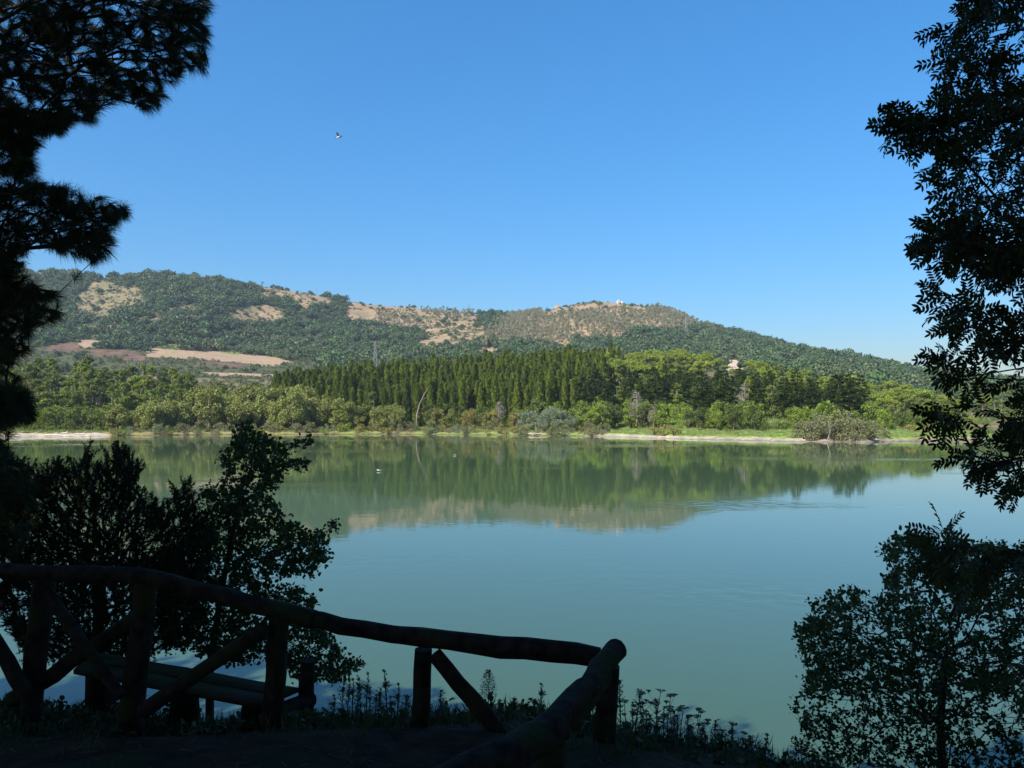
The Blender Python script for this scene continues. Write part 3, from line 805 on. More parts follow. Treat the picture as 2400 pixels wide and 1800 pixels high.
for x, X, Y in scatter(46, 1430, 2230, lambda x: shore_at(x) + 20, lambda x: shore_at(x) + 36, 3.0):
    k = rng.choice(['green_bush', 'dry_bush', 'green_bush', 'yellow_bush'])
    plant(k, X, Y, rng.uniform(.6, 1.0), {'green_bush': 'green bush at the back of the meadow before the right wood', 'yellow_bush': 'yellowing bush at the back of the meadow before the right wood', 'dry_bush': 'dry brown bush at the back of the meadow before the right wood'}[k], 'bush', 'bushes behind the meadow: ' + k.replace('_', ' '))
for x, X, Y in scatter(26, -40, 270, lambda x: shore_at(x) + 9, lambda x: shore_at(x) + 18, 2.8):
    plant('green_bush' if rng.random() < .6 else 'dry_bush', X, Y, rng.uniform(.4, .7), 'low bush on the grass above the white beach', 'bush', 'low bushes above the white beach')

# dead trees
DT = [bare_tree(9.5, 2.6, True).mesh('bare_conifer', M['dead'], True), bare_tree(7, 2.4).mesh('bare_tree', M['dead'], True), bare_tree(8.5, 2.9, False).mesh('bare_tree', M['dead'], True)]
def dead(x, Y, k, s, label, rx_=0, ry_=0, group=None):
    X = (x - 1200) / F * Y
    o = ob('dead_tree', None, loc=(X, Y, float(ground(X, Y)) + (1.5 if s > 1 else 0)), label=label, cat='tree', group=group)
    ob('bare_branches', DT[k], o)
    o.scale = (s,) * 3; o.rotation_euler = (rx_, ry_, float(rng.uniform(0, 6)))
dead(1492, 243, 0, 1.1, 'tall dead grey conifer with bare layered branches in the right wood')
dead(1530, 241, 1, .95, 'small dead grey tree beside the tall bare conifer')
dead(1472, 322, 2, 1.25, 'dead grey tree under the bright pines of the crest')
dead(1745, 262, 2, 1.15, 'dead pinkish-grey tree with rust brown leaves below it')
dead(1172, 262, 1, 1.05, 'dead brown-grey tree at the foot of the cypress rows')
dead(1845, 292, 1, 1.2, 'dead grey tree between the dark conifers of the right wood')
g = G(); tube(g, [(0, 0, -.5), (.3, 0, 4), (1.2, 0, 7.5), (2.9, 0, 11), (4.2, 0, 13.2)], [.2, .19, .16, .12, .05], 6); tube(g, [(1.2, 0, 7.5), (2.4, .3, 9), (3.8, .3, 10)], [.1, .08, .03], 5)
X = (975 - 1200) / F * 265
o = ob('dead_tree', None, loc=(X, 265, float(ground(X, 265)) + 1), label='bleached leaning dead trunk against the cypress rows', cat='tree'); ob('trunk', g.mesh('leaning_trunk', M['dead'], True), o)
g = G(); clumped(g, [(0, 0, 3.6, .8), (.5, 0, 2.0, .7), (.9, 0, .4, .6)], 90, .35, .2)
X = (1752 - 1200) / F * 258
o = ob('withered_shrub', None, loc=(X, 258, float(ground(X, 258)) + 1), label='rust brown withered climber among the dark conifers', cat='shrub'); ob('foliage', g.mesh('rust_foliage', M['rust']), o)

# ------------------------------------------------------------------ hill trees
def proto_oak(n=14, per=9, L=1.1, Wd=.8, spread=4.9, h=6.0):
    cl = []
    for i in range(n):
        d = rdir(1)[0]; d[2] = abs(d[2])
        cl.append((d[0] * spread * .6, d[1] * spread * .72, h * (.30 + .46 * d[2] * rng.uniform(.6, 1.2)), rng.uniform(.26, .5) * spread))
    g = G(); clumped(g, cl, per, L, Wd, up=.1, flat=.75, shell=.6)
    tg = G(); tube(tg, [(0, 0, -1), (.1, 0, 2), (.2, .1, 4.5)], [.35, .28, .15], 5)
    return g, tg
def proto_euca():
    h = rng.uniform(8, 11); cl = [(rng.normal(0, .7), rng.normal(0, .7), h * rng.uniform(.45, 1), rng.uniform(.8, 1.4)) for _ in range(7)]
    g = G(); clumped(g, cl, 20, 1.0, .6, up=.2, flat=1.1, shell=.3)
    tg = G(); tube(tg, [(0, 0, -1), (.1, 0, h * .5), (.2, .1, h * .9)], [.16, .12, .05], 4)
    return g, tg
def proto_scrub():
    g = G(); clumped(g, [(rng.normal(0, .8), rng.normal(0, .8), rng.uniform(.4, 1.1), rng.uniform(.7, 1.1)) for _ in range(5)], 14, .8, .5, flat=.8)
    tg = G(); tube(tg, [(0, 0, -.5), (0, 0, .8)], [.08, .05], 4)
    return g, tg
reg('oak_tree', 6, proto_oak, 'oak', 'bark')
reg('eucalyptus_tree', 5, proto_euca, 'euca', 'bark_grey')
reg('hill_scrub', 4, proto_scrub, 'scrub', 'bark')

def grid_pts(step, Y0, Y1):
    gx, gy = np.meshgrid(np.arange(-1250, 1250, step), np.arange(Y0, Y1, step))
    X = gx.ravel() + rng.uniform(-.5, .5, gx.size) * step; Y = gy.ravel() + rng.uniform(-.5, .5, gx.size) * step
    k = (np.abs(X / Y) < .74) & (Y < np.interp(X / Y * F + 1200, rY_x, rY_v) + 25)
    return X[k], Y[k]

def gn_stuff(name, kind, X, Y, Z, S, label, mat_extra=None):
    """one object that sets crowns on its points"""
    n = len(X)
    me = bpy.data.meshes.new(name); me.vertices.add(n)
    me.vertices.foreach_set('co', np.column_stack([X, Y, Z]).astype(np.float32).ravel())
    for an, dt, val in (('size', 'FLOAT', S), ('turn', 'FLOAT', rng.uniform(0, 6.28, n)), ('pick', 'INT', rng.integers(0, len(PROT[kind]), n))):
        a = me.attributes.new(an, dt, 'POINT'); a.data.foreach_set('value', np.asarray(val, np.int32 if dt == 'INT' else np.float32))
    o = ob(name, me, label=label, kind='stuff')
    coll = bpy.data.collections.new(name + '_source')
    for i, (cm, tm) in enumerate(PROT[kind]):
        po = bpy.data.objects.new('%s_source_%d' % (kind, i), cm); coll.objects.link(po)
    ng = bpy.data.node_groups.new(name, 'GeometryNodeTree')
    ng.interface.new_socket('Geometry', in_out='INPUT', socket_type='NodeSocketGeometry'); ng.interface.new_socket('Geometry', in_out='OUTPUT', socket_type='NodeSocketGeometry')
    N, Lk = ng.nodes, ng.links
    gi, go = N.new('NodeGroupInput'), N.new('NodeGroupOutput')
    ci = N.new('GeometryNodeCollectionInfo'); ci.inputs['Collection'].default_value = coll; ci.inputs['Separate Children'].default_value = True; ci.inputs['Reset Children'].default_value = True
    ip = N.new('GeometryNodeInstanceOnPoints'); ip.inputs['Pick Instance'].default_value = True
    def na(an, dt):
        q = N.new('GeometryNodeInputNamedAttribute'); q.data_type = dt; q.inputs['Name'].default_value = an; return q.outputs['Attribute']
    cz = N.new('ShaderNodeCombineXYZ'); Lk.new(na('turn', 'FLOAT'), cz.inputs['Z'])
    e2r = N.new('FunctionNodeEulerToRotation'); Lk.new(cz.outputs[0], e2r.inputs[0])
    Lk.new(gi.outputs[0], ip.inputs['Points']); Lk.new(ci.outputs[0], ip.inputs['Instance'])
    Lk.new(na('pick', 'INT'), ip.inputs['Instance Index']); Lk.new(e2r.outputs[0], ip.inputs['Rotation']); Lk.new(na('size', 'FLOAT'), ip.inputs['Scale'])
    Lk.new(ip.outputs[0], go.inputs[0])
    md = o.modifiers.new('scatter', 'NODES'); md.node_group = ng
    return o

gn_stuff('cypress_rows', 'cypress_tree', cyp_rest[:, 0], cyp_rest[:, 1], ground(cyp_rest[:, 0], cyp_rest[:, 1]), cyp_rest[:, 3], 'crowded tips of the hindmost cypress rows of the plantation')
X, Y = grid_pts(8.2, 470, 1420); Z = ground(X, Y); cmk = cover_masks(X, Y, Z)
thin = fbm2(X / 45, Y / 45, 131, 3)
openm = cmk['clear'] | cmk['plow'] | cmk['burnt'] | cmk['green'] | cmk['euca'] | cmk['euca2']
valley = (Y < 760) & (cmk['px'] < 760)
keep = ~openm & (rng.random(len(X)) < np.where(valley, .07, np.clip(.55 + thin, 0, .97)))
keep &= ~((cmk['px'] > 1640) & (cmk['px'] < 1770) & (Y < 620))
sparse = (cmk['clear']) & (rng.random(len(X)) < .13)
keep |= sparse
Xo, Yo, Zo = X[keep], Y[keep], Z[keep]
So = np.clip(rng.lognormal(.02, .38, len(Xo)), .4, 2.2); So[valley[keep]] *= .62; So[sparse[keep]] *= .6
# the trees that stand free on the slopes and skyline are things, the closed canopy is one mass
cellk = np.floor(np.column_stack([Xo, Yo]) / 26).astype(int)
uniq, inv, cnt = np.unique(cellk, axis=0, return_inverse=True, return_counts=True)
free = cnt[inv.ravel()] + 3 * rng.random(len(Xo)) + (Yo > 1320) * 3 - (sparse[keep]) * 4
pick = np.argsort(free)[:230]
pm = np.zeros(len(Xo), bool); pm[pick] = True
for a, b, c, s in zip(Xo[pm], Yo[pm], Zo[pm], So[pm]):
    plant('oak_tree', a, b, s, 'dark round oak standing free among the clearings of the far hills', 'tree', 'free-standing oaks on the far hills', z=c)
gn_stuff('hill_forest', 'oak_tree', Xo[~pm], Yo[~pm], Zo[~pm], So[~pm], 'dense dark green oak forest covering the far hills')
X, Y = grid_pts(6.0, 800, 1420); Z = ground(X, Y); cmk = cover_masks(X, Y, Z)
k = (cmk['euca'] & (rng.random(len(X)) < .72)) | (cmk['euca2'] & (rng.random(len(X)) < .3))
gn_stuff('eucalyptus_wood', 'eucalyptus_tree', X[k], Y[k], Z[k], rng.uniform(.7, 1.15, k.sum()), 'thin grey-green eucalyptus wood over the right-hand hill')
X, Y = grid_pts(5.0, 470, 1400); Z = ground(X, Y); cmk = cover_masks(X, Y, Z)
k = (cmk['clear'] & (rng.random(len(X)) < .6) & (fbm2(X / 20, Y / 20, 151, 2) > np.where(cmk['px'] < 680, .36, .52))) | (cmk['euca'] & (rng.random(len(X)) < .2)) | (~openm.any() & False) | ((Y < 830) & ~(cmk['plow'] | cmk['burnt']) & (rng.random(len(X)) < .42))
k &= ~cmk['plow']
gn_stuff('hillside_scrub', 'hill_scrub', X[k], Y[k], Z[k], rng.uniform(.6, 1.3, k.sum()), 'low scattered scrub on the dry clearings of the far hills')
# understory under the trees of the far bank
nU = 5200
x = rng.uniform(-120, 2260, nU); sh = np.interp((x - 1200) / F, ucol, shoreY); Y = sh + 14 + rng.random(nU) ** .8 * (430 - sh); X = (x - 1200) / F * Y
Z = ground(X, Y); back = np.where(x > 1420, 30, 12)
k = (Z > .7) & (Y > sh + back) & ~((x > 1655) & (x < 1765) & (Y > 400))
xb = rng.uniform(2230, 2700, 500); Yb = rng.uniform(383, 470, 500); Xb = (xb - 1200) / F * Yb; Zb = ground(Xb, Yb); kb = Zb > .1
X, Y, Z = np.append(X[k], Xb[kb]), np.append(Y[k], Yb[kb]), np.append(Z[k], Zb[kb]); k = np.ones(len(X), bool)
gn_stuff('undergrowth', 'green_bush', X[k], Y[k], Z[k], rng.uniform(.5, 1.05, k.sum()), 'tangled green undergrowth filling the far bank between the trees')
# ridge trees picked out against the sky
for xs_, s, kd in ((335, .9, 0), (352, .95, 0), (372, 1.0, 0), (388, 1.1, 0), (318, 1.0, 0), (615, .9, 1), (640, 1.1, 0), (652, 1.0, 0), (672, .9, 0), (731, .7, 0), (755, .8, 0), (772, 1.1, 0), (782, 1.0, 0), (845, .6, 0), (868, .5, 0), (943, .4, 0), (1031, .5, 1), (1048, .7, 1), (1060, .6, 1), (1085, .7, 1), (1100, .8, 0), (1130, .8, 0), (1165, .9, 0), (1205, .8, 1), (1260, .8, 1), (1282, .7, 1), (1385, .35, 0), (1366, .4, 0), (1488, .5, 0), (1503, .6, 0), (1530, 1.0, 0), (1560, .9, 1), (1600, .8, 1), (1625, .8, 1), (1690, .7, 1), (1740, .7, 1), (1760, .8, 0), (1783, .8, 0), (1900, .9, 0)):
    Yr = float(ridge_at(xs_)) - 4; X = (xs_ - 1200) / F * Yr
    plant('eucalyptus_tree' if kd else 'oak_tree', X, Yr, s, ('thin grey eucalyptus on the skyline of the far ridge' if kd else 'dark round tree on the skyline of the far ridge'), 'tree', 'eucalypts on the skyline' if kd else 'round trees on the skyline')

# ------------------------------------------------------------------ meadow grass tufts, reeds
def proto_tuft():
    g = G(); n = 40
    P = np.column_stack([rng.normal(0, .25, n), rng.normal(0, .25, n), np.zeros(n)])
    ax = unit(np.column_stack([P[:, 0], P[:, 1], np.full(n, .6)]) + rdir(n) * .15)
    cards(g, P, ax, rdir(n), rng.uniform(.3, .6, n), .07, rng.random(n))
    return g, g
PROT['tuft'] = [(proto_tuft()[0].mesh('tuft', M['reed']), None) for _ in range(3)]
nU = 5000
x = rng.uniform(-100, 2300, nU); sh = np.interp((x - 1200) / F, ucol, shoreY); Y = sh + 5 + rng.random(nU) * 26; X = (x - 1200) / F * Y; Z = ground(X, Y)
k = (Z > .45)
gn_stuff('meadow_grass', 'tuft', X[k], Y[k], Z[k], rng.uniform(.6, 1.3, k.sum()), 'bright green and straw coloured grass along the far shore')
def proto_reed():
    g = G(); n = 110
    P = np.column_stack([rng.normal(0, .7, n), rng.normal(0, .5, n), np.zeros(n)])
    ax = unit(np.column_stack([P[:, 0] * .2, P[:, 1] * .2, np.ones(n)]) + rdir(n) * .12)
    cards(g, P, ax, rdir(n), rng.uniform(2.2, 3.6, n), .16, rng.random(n))
    cards(g, P + ax * 1.6, unit(ax + rdir(n) * .7), rdir(n), 1.1, .16, rng.random(n))
    return g
RD = [proto_reed().mesh('reed_blades', M['reed']) for _ in range(3)]
for x, X, Y in scatter(26, 1610, 1850, lambda x: shore_at(x) + 33, lambda x: shore_at(x) + 39, 1.6):
    o = ob('reed_clump', None, loc=(X, Y, float(ground(X, Y))), label='pale green clump of tall reeds behind the meadow', cat='reeds', group='reed clumps behind the meadow'); ob('blades', RD[int(rng.integers(3))], o); o.scale = (1, 1, float(rng.uniform(.7, 1.1)))

# driftwood on the far beaches
for i, (x, dY, L, a) in enumerate(((70, 2.5, 7, .1), (120, 1.5, 5, -.2), (40, 4, 5, .3), (190, 2, 4, .15), (150, 4, 3, -.3), (1265, 1.2, 5, .5), (1240, .8, 3.5, -.2))):
    Y = shore_at(x) + dY; X = (x - 1200) / F * Y
    g = G(); tube(g, [(-L/2, 0, .1), (0, .2, .25), (L/2, 0, .2)], [.22, .17, .05], 7, wob=.05)
    tube(g, [(0, .2, .25), (L * .2, .5, .7), (L * .33, .6, 1.0)], [.1, .06, .02], 5)
    o = ob('driftwood_log', g.mesh('driftwood_log', M['drift'], True), loc=(X, Y, float(ground(X, Y)) + .05), label='bleached driftwood log on the white beach of the left shore' if x < 500 else 'bleached branch lying at the waterline below the silvery trees', cat='driftwood', group='driftwood on the white beach' if x < 500 else 'branches below the silvery trees')
    o.rotation_euler = (0, 0, a)
# bare snag leaning out of the willow thicket into the water
g = G(); tube(g, [(0, 0, -.6), (.5, 0, 1.0), (.9, 0, 2.3), (1.0, .1, 4.0)], [.12, .11, .09, .03], 6); tube(g, [(.5, 0, 1.0), (1.5, 0, .2), (2.1, 0, -.5)], [.09, .07, .03], 5); tube(g, [(.9, 0, 2.3), (.2, 0, 3.4)], [.06, .02], 5)
Y = shore_at(1936) - .5
ob('bare_snag', g.mesh('bare_snag', M['dead'], True), loc=((1936 - 1200) / F * Y, Y, 0), label='bare forked snag at the waterline in front of the willow thicket', cat='snag')

# ------------------------------------------------------------------ pylons, buildings
def pylon(x, ybase, ytop, Y, label, arms=3, wide=.13, part_scale=1.0):
    X = (x - 1200) / F * Y; z0 = EYE + (HOR - ybase) / F * Y; z0 = float(ground(X, Y)) if z0 is None else z0
    zg = float(ground(X, Y)); h = EYE + (HOR - ytop) / F * Y - zg
    root = ob('pylon', None, loc=(X, Y, zg), label=label, cat='pylon')
    bw = h * wide * .5; tw = bw * .12; r = max(.16, h * .006) * part_scale
    c = lambda sx, sy, t: np.array([sx * (bw + (tw - bw) * t), sy * (bw + (tw - bw) * t), h * t])
    for sx in (-1, 1):
        for sy in (-1, 1):
            g = G(); tube(g, [c(sx, sy, 0) - [0, 0, .5], c(sx, sy, 1)], [r, r * .7], 4); ob('leg', g.mesh('pylon_leg', M['steel']), root)
    g = G(); A, B = [], []
    lv = 1 - (1 - np.linspace(0, 1, 9)) ** 1.0
    for i in range(8):
        for (s1, s2) in (((-1, -1), (1, -1)), ((1, -1), (1, 1)), ((1, 1), (-1, 1)), ((-1, 1), (-1, -1))):
            A += [c(*s1, lv[i]), c(*s2, lv[i]), c(*s1, lv[i])]; B += [c(*s2, lv[i + 1]), c(*s1, lv[i + 1]), c(*s2, lv[i])]
    edges_tubes(g, A, B, np.full(len(A), r * .55), np.full(len(A), r * .55), 3)
    ob('lattice', g.mesh('pylon_lattice', M['steel']), root)
    for k in range(arms):
        t = .97 - k * .10; L = h * .09 * (1 - .1 * abs(k - 1))
        g = G(); tube(g, [(-L, 0, h * t), (0, 0, h * t + .4), (L, 0, h * t)], r * .8, 4)
        ob('cross_arm', g.mesh('pylon_arm', M['steel']), root)
pylon(880, 850, 799, 560, 'large steel lattice pylon rising behind the cypress plantation', arms=2, wide=.15, part_scale=1.1)
pylon(1608, 776, 742, 1010, 'steel lattice pylon standing among trees below the right shoulder of the hill', arms=2, wide=.16, part_scale=1.5)
pylon(1809, 798, 783, 1160, 'small steel pylon on the skyline of the long right ridge', arms=3, wide=.2, part_scale=.8)
pylon(1099, 735, 712, 1335, 'steel pylon on the skyline in the saddle between the hills', arms=2, wide=.2)
X = (742 - 1200) / F * 1230; g = G(); tube(g, [(0, 0, -1), (0, 0, 14)], [.35, .22], 6); r_ = ob('power_pole', None, loc=(X, 1230, float(ground(X, 1230))), label='slim single power pole on the skyline of the left ridge', cat='pole')
ob('pole', g.mesh('pole', M['steel']), r_); g = G(); tube(g, [(-1.6, 0, 12.6), (1.6, 0, 12.6)], .2, 5); ob('cross_arm', g.mesh('pole_arm', M['steel']), r_)

def box(g, x0, x1, y0, y1, z0, z1):
    V = [(x, y, z) for z in (z0, z1) for y in (y0, y1) for x in (x0, x1)]
    g.add(V, [(0, 2, 3, 1), (4, 5, 7, 6), (0, 1, 5, 4), (2, 6, 7, 3), (0, 4, 6, 2), (1, 3, 7, 5)])
def house(X, Y, w_, d_, h_, label, wall='white_wall', roofm='roof', cat='house', rot=0, z=None, wins=2):
    r = ob('farmhouse' if cat == 'house' else cat, None, loc=(X, Y, float(ground(X, Y)) if z is None else z), label=label, cat=cat); r.rotation_euler = (0, 0, rot)
    g = G(); box(g, -w_/2, w_/2, -d_/2, d_/2, -2, h_); ob('wall', g.mesh('house_wall', M[wall]), r)
    g = G(); e = .3; hr = h_ + d_ * .28
    g.add([(-w_/2 - e, -d_/2 - e, h_ - .05), (w_/2 + e, -d_/2 - e, h_ - .05), (w_/2 + e, d_/2 + e, h_ - .05), (-w_/2 - e, d_/2 + e, h_ - .05), (-w_/2 - e, 0, hr), (w_/2 + e, 0, hr)], [(0, 1, 5, 4), (2, 3, 4, 5), (0, 3, 2, 1)]); g.add([(-w_/2 - e, -d_/2 - e, h_ - .05), (-w_/2 - e, d_/2 + e, h_ - .05), (-w_/2 - e, 0, hr), (w_/2 + e, -d_/2 - e, h_ - .05), (w_/2 + e, d_/2 + e, h_ - .05), (w_/2 + e, 0, hr)], [(0, 2, 1), (3, 4, 5)])
    ob('roof', g.mesh('house_roof', M[roofm]), r)
    for i in range(wins):
        xw = (i - (wins - 1) / 2) * w_ / (wins + .5); g = G(); box(g, xw - .5, xw + .5, -d_/2 - .06, -d_/2 + .1, h_ * .35, h_ * .35 + 1.4); ob('window', g.mesh('house_window', M['dark_gap']), r)
    return r
Yk = float(ridge_at(1450)) - 6; r = house((1449 - 1200) / F * Yk, Yk, 5, 4, 4.0, 'small white building with gabled roof on the bare hilltop', roofm='white_wall', wins=1)
g = G(); box(g, -1.0, .4, -1, .4, 4, 6.5); ob('turret', g.mesh('turret', M['white_wall']), r)
g = G(); box(g, 4, 8, -2, 2, -2, 3.2); ob('annex', g.mesh('annex', M['white_wall']), r)
Yk = float(ridge_at(1308)) - 8; r = house((1306 - 1200) / F * Yk, Yk, 9, 6, 5.0, 'ruined stone house half hidden by trees on the hilltop', wall='stone_wall', roofm='stone_wall', wins=2)
for xs_, s in ((1314, .45), (1322, .6), (1328, .5)):
    plant('oak_tree', (xs_ - 1200) / F * (Yk - 9), Yk - 9, s, 'dark tree leaning over the ruined stone house', 'tree', 'trees by the ruined house')
for xs_, ys_, w_, lab in ((235, 781, 2.5, 'tiny white house among the trees above the ploughed field'), (265, 768, 5, 'low pale farmhouse roof among the trees on the left hillside')):
    X, Y = ground_at_px(xs_, ys_); house(X, Y - 8, w_, 4, 4.2, lab, wins=2)
X = (949 - 1200) / F * 258; r = house(X, 258, 1.9, 1.6, 1.2, 'small terracotta coloured hut at the foot of the cypress rows', wall='brick_wall', roofm='brick_wall', cat='hut', wins=1, z=float(ground(X, 258)) + .3)

# ------------------------------------------------------------------ birds
def bird(name, loc, label, s, wings, body='bird_dark', breast='bird_pale', rot=(0, 0, 0)):
    r = ob(name, None, loc=loc, label=label, cat='bird'); r.rotation_euler = rot; r.scale = (s,) * 3
    g = G(); tube(g, [(-.5, 0, 0), (-.35, 0, .03), (-.1, 0, .04), (.2, 0, .05), (.4, 0, .08), (.5, 0, .09)], [.03, .10, .16, .15, .09, .05], 10); ob('body', g.mesh('bird_body', M[breast], True), r)
    g = G(); tube(g, [(.42, 0, .09), (.5, 0, .13), (.6, 0, .14), (.68, 0, .12)], [.06, .095, .085, .03], 9); ob('head', g.mesh('bird_head', M[body], True), r)
    g = G(); tube(g, [(.66, 0, .12), (.82, 0, .10)], [.03, .005], 5); ob('beak', g.mesh('bird_beak', M['beak']), r)
    g = G(); g.add([(-.4, -.05, 0), (-.4, .05, 0), (-.85, .13, .02), (-.85, -.13, .02), (-.4, 0, .04), (-.85, 0, .05)], [(0, 1, 2, 3)]); g.add([(-.4, -.05, 0), (-.4, .05, 0), (-.85, .13, .02), (-.85, -.13, .02), (-.4, 0, .04), (-.85, 0, .05)], [(0, 4, 5, 3), (1, 2, 5, 4)]); ob('tail', g.mesh('bird_tail', M[body]), r)
    for sd in (-1, 1):
        g = G()
        if wings: V = [(.28, sd * .1, .08), (-.15, sd * .1, .06), (.38, sd * .55, .42), (-.12, sd * .55, .38), (.18, sd * 1.05, .62), (-.1, sd * .95, .56), (.1, sd * .5, .46)]; Fs = [(0, 2, 6), (1, 6, 3), (0, 6, 1), (2, 4, 6), (6, 4, 5), (6, 5, 3)]
        else: V = [(.25, sd * .13, .1), (-.55, sd * .07, .06), (-.1, sd * .19, -.02), (-.1, sd * .12, .19)]; Fs = [(0, 2, 1), (0, 1, 3), (0, 3, 2), (1, 2, 3)]
        g.add(V, Fs); ob('wing', g.mesh('bird_wing', M[body]), r)
bird('flying_bird', W(794, 322, 40), 'small dark-winged bird with pale breast flying in the open sky', .27, True, rot=(R(35), R(-20), R(35)))
Yb = EYE * F / (1105 - HOR)
bird('white_bird', ((888 - 1200) / F * Yb, Yb, .12), 'white bird floating on the lake in the reflection of the cypresses', .42, False, 'bird_pale', rot=(0, 0, R(160)))
Yb = EYE * F / (1068 - HOR)
bird('white_bird', ((1066 - 1200) / F * Yb, Yb, .1), 'tiny white bird floating on the lake nearer the far shore', .35, False, 'bird_pale', rot=(0, 0, R(20)))

# ------------------------------------------------------------------ fence
fence = ob('log_fence', None, loc=(0, 0, 0), label='rustic log fence with diagonal braces along the edge of the bank', cat='fence')
def log(name, pts, r, n=12, parent=None, wob=.04, seg=11, mat='log'):
    pts = np.asarray(pts, float); tt = np.linspace(0, 1, len(pts)); T = np.linspace(0, 1, seg)
    P = np.column_stack([np.interp(T, tt, pts[:, k]) for k in range(3)])
    if len(pts) > 2:
        for _ in range(2): P[1:-1] = (P[:-2] + 2 * P[1:-1] + P[2:]) / 4
    P[1:-1] += rng.normal(0, .006, (seg - 2, 3))
    r = np.interp(T, np.linspace(0, 1, len(np.atleast_1d(r))), np.atleast_1d(r))
    g = G(); tube(g, P, r, n, wob=wob)
    return ob(name, g.mesh(name, M[mat], True), parent)
def px_r(px, Y): return px / F * Y / 2
YL = [5.25, 5.1, 4.95, 4.98, 4.8]
rail_a = [W(-330, 1322, 5.35), W(0, 1337, 5.25), W(180, 1343, 5.15), W(330, 1351, 5.08)]
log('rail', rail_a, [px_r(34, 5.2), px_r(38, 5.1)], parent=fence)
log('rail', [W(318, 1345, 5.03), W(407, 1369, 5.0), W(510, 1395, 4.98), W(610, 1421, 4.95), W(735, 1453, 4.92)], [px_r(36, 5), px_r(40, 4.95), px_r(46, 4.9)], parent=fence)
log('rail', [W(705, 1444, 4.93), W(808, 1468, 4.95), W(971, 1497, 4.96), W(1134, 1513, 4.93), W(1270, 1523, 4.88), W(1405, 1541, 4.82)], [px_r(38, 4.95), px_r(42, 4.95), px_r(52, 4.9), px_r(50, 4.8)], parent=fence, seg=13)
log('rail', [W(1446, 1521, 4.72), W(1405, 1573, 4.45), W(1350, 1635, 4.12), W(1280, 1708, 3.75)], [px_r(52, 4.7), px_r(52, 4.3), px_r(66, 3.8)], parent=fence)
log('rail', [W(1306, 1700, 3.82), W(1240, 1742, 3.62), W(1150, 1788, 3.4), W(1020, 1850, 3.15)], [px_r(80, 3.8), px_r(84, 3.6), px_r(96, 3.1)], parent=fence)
def post(x0, y0, x1, y1, Y, wpx, name='post', p=fence):
    top = W(x0, y0, Y); bot = W(x1, y1, Y); gz = float(bank(bot[0], Y)) - .25
    if gz < bot[2]:
        d = bot - top; bot = top + d * ((top[2] - gz) / (top[2] - bot[2]))
    return log(name, [top, bot], [px_r(wpx * .95, Y), px_r(wpx, Y)], parent=p, seg=6)
post(105, 1352, 75, 1640, 5.3, 50)
post(342, 1362, 310, 1670, 5.12, 56)
post(655, 1440, 633, 1720, 5.0, 50)
post(993, 1522, 982, 1745, 5.03, 44)
post(1428, 1560, 1408, 1830, 4.86, 54)
post(-190, 1340, -215, 1640, 5.4, 50)
post(1290, 1716, 1290, 1900, 3.78, 72)
def brace(a, b, w_, Ya, Yb): log('brace', [W(*a, Ya), W(*b, Yb)], [px_r(w_, Ya), px_r(w_ * 1.05, Yb)], parent=fence, seg=7)
brace((112, 1385), (285, 1632), 26, 5.12, 4.98)
brace((622, 1470), (335, 1668), 34, 4.88, 4.98)
brace((318, 1450), (30, 1640), 38, 5.22, 5.38)
brace((-80, 1400), (62, 1625), 34, 5.2, 5.14)
brace((1018, 1532), (1190, 1738), 38, 4.95, 4.85)
brace((1420, 1580), (1345, 1700), 34, 4.68, 4.2)
brace((1310, 1668), (1170, 1752), 22, 4.5, 4.7)

# ------------------------------------------------------------------ bench
bench = ob('bench', None, label='low mossy plank bench on log stumps behind the fence', cat='bench')
SZ = 5.02
def seatpt(xs, ys): 
    Y = (EYE - SZ) / ((ys - HOR) / F); return W(xs, ys, Y)
def plank(c, th=.032):
    c = [np.asarray(p) for p in c]
    T = np.array(c); B_ = T - [0, 0, th]
    g = G(); n = 10
    top = []
    for i in range(n + 1):
        t_ = i / n
        a = T[0] * (1 - t_) + T[1] * t_; b = T[3] * (1 - t_) + T[2] * t_
        j = rng.normal(0, .0015, 2)
        top += [a + (0, j[0], j[1]), b + (0, j[1], j[0])]
    top = np.array(top); V = np.vstack([top, top - [0, 0, th]]); m_ = len(top)
    Fq = []
    for i in range(n):
        k = 2 * i
        Fq += [(k, k + 2, k + 3, k + 1), (m_ + k, m_ + k + 1, m_ + k + 3, m_ + k + 2), (k, m_ + k, m_ + k + 2, k + 2), (k + 1, k + 3, m_ + k + 3, m_ + k + 1)]
    Fq += [(0, 1, m_ + 1, m_), (2 * n, m_ + 2 * n, m_ + 2 * n + 1, 2 * n + 1)]
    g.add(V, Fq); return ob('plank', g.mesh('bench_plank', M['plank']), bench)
nl, nr, fr, fl = seatpt(172, 1570), seatpt(612, 1652), seatpt(700, 1612), seatpt(214, 1525)
lerp = lambda a, b, t_: a + (b - a) * t_
plank([nl, nr, lerp(nr, fr, .47), lerp(nl, fl, .47)])
plank([lerp(nl, fl, .53), lerp(nr, fr, .54), fr, fl])
for a, tz in ((lerp(nl, nr, .06), .33), (lerp(nl, nr, .55), .33), (lerp(nl, nr, .93), .33)):
    b = lerp(a, lerp(fl, fr, .5) + (a - lerp(nl, nr, .5)), .5)
    gz = float(bank(b[0], b[1])) - .2
    log('stump_leg', [b - [0, 0, .05], [b[0], b[1], gz]], [.10, .115], parent=bench, seg=5)
b0 = lerp(nr, fr, .1); b1 = fr + (fr - nr) * .35
log('bearer', [[b0[0], b0[1], SZ - .12], [b1[0], b1[1], SZ - .12]], [.06, .06], parent=bench, seg=5)
ep = W(722, 1548, 5.75)
log('end_post', [ep, [ep[0] - .03, ep[1], float(bank(ep[0], ep[1])) - .3]], [.055, .062], parent=bench, seg=6)

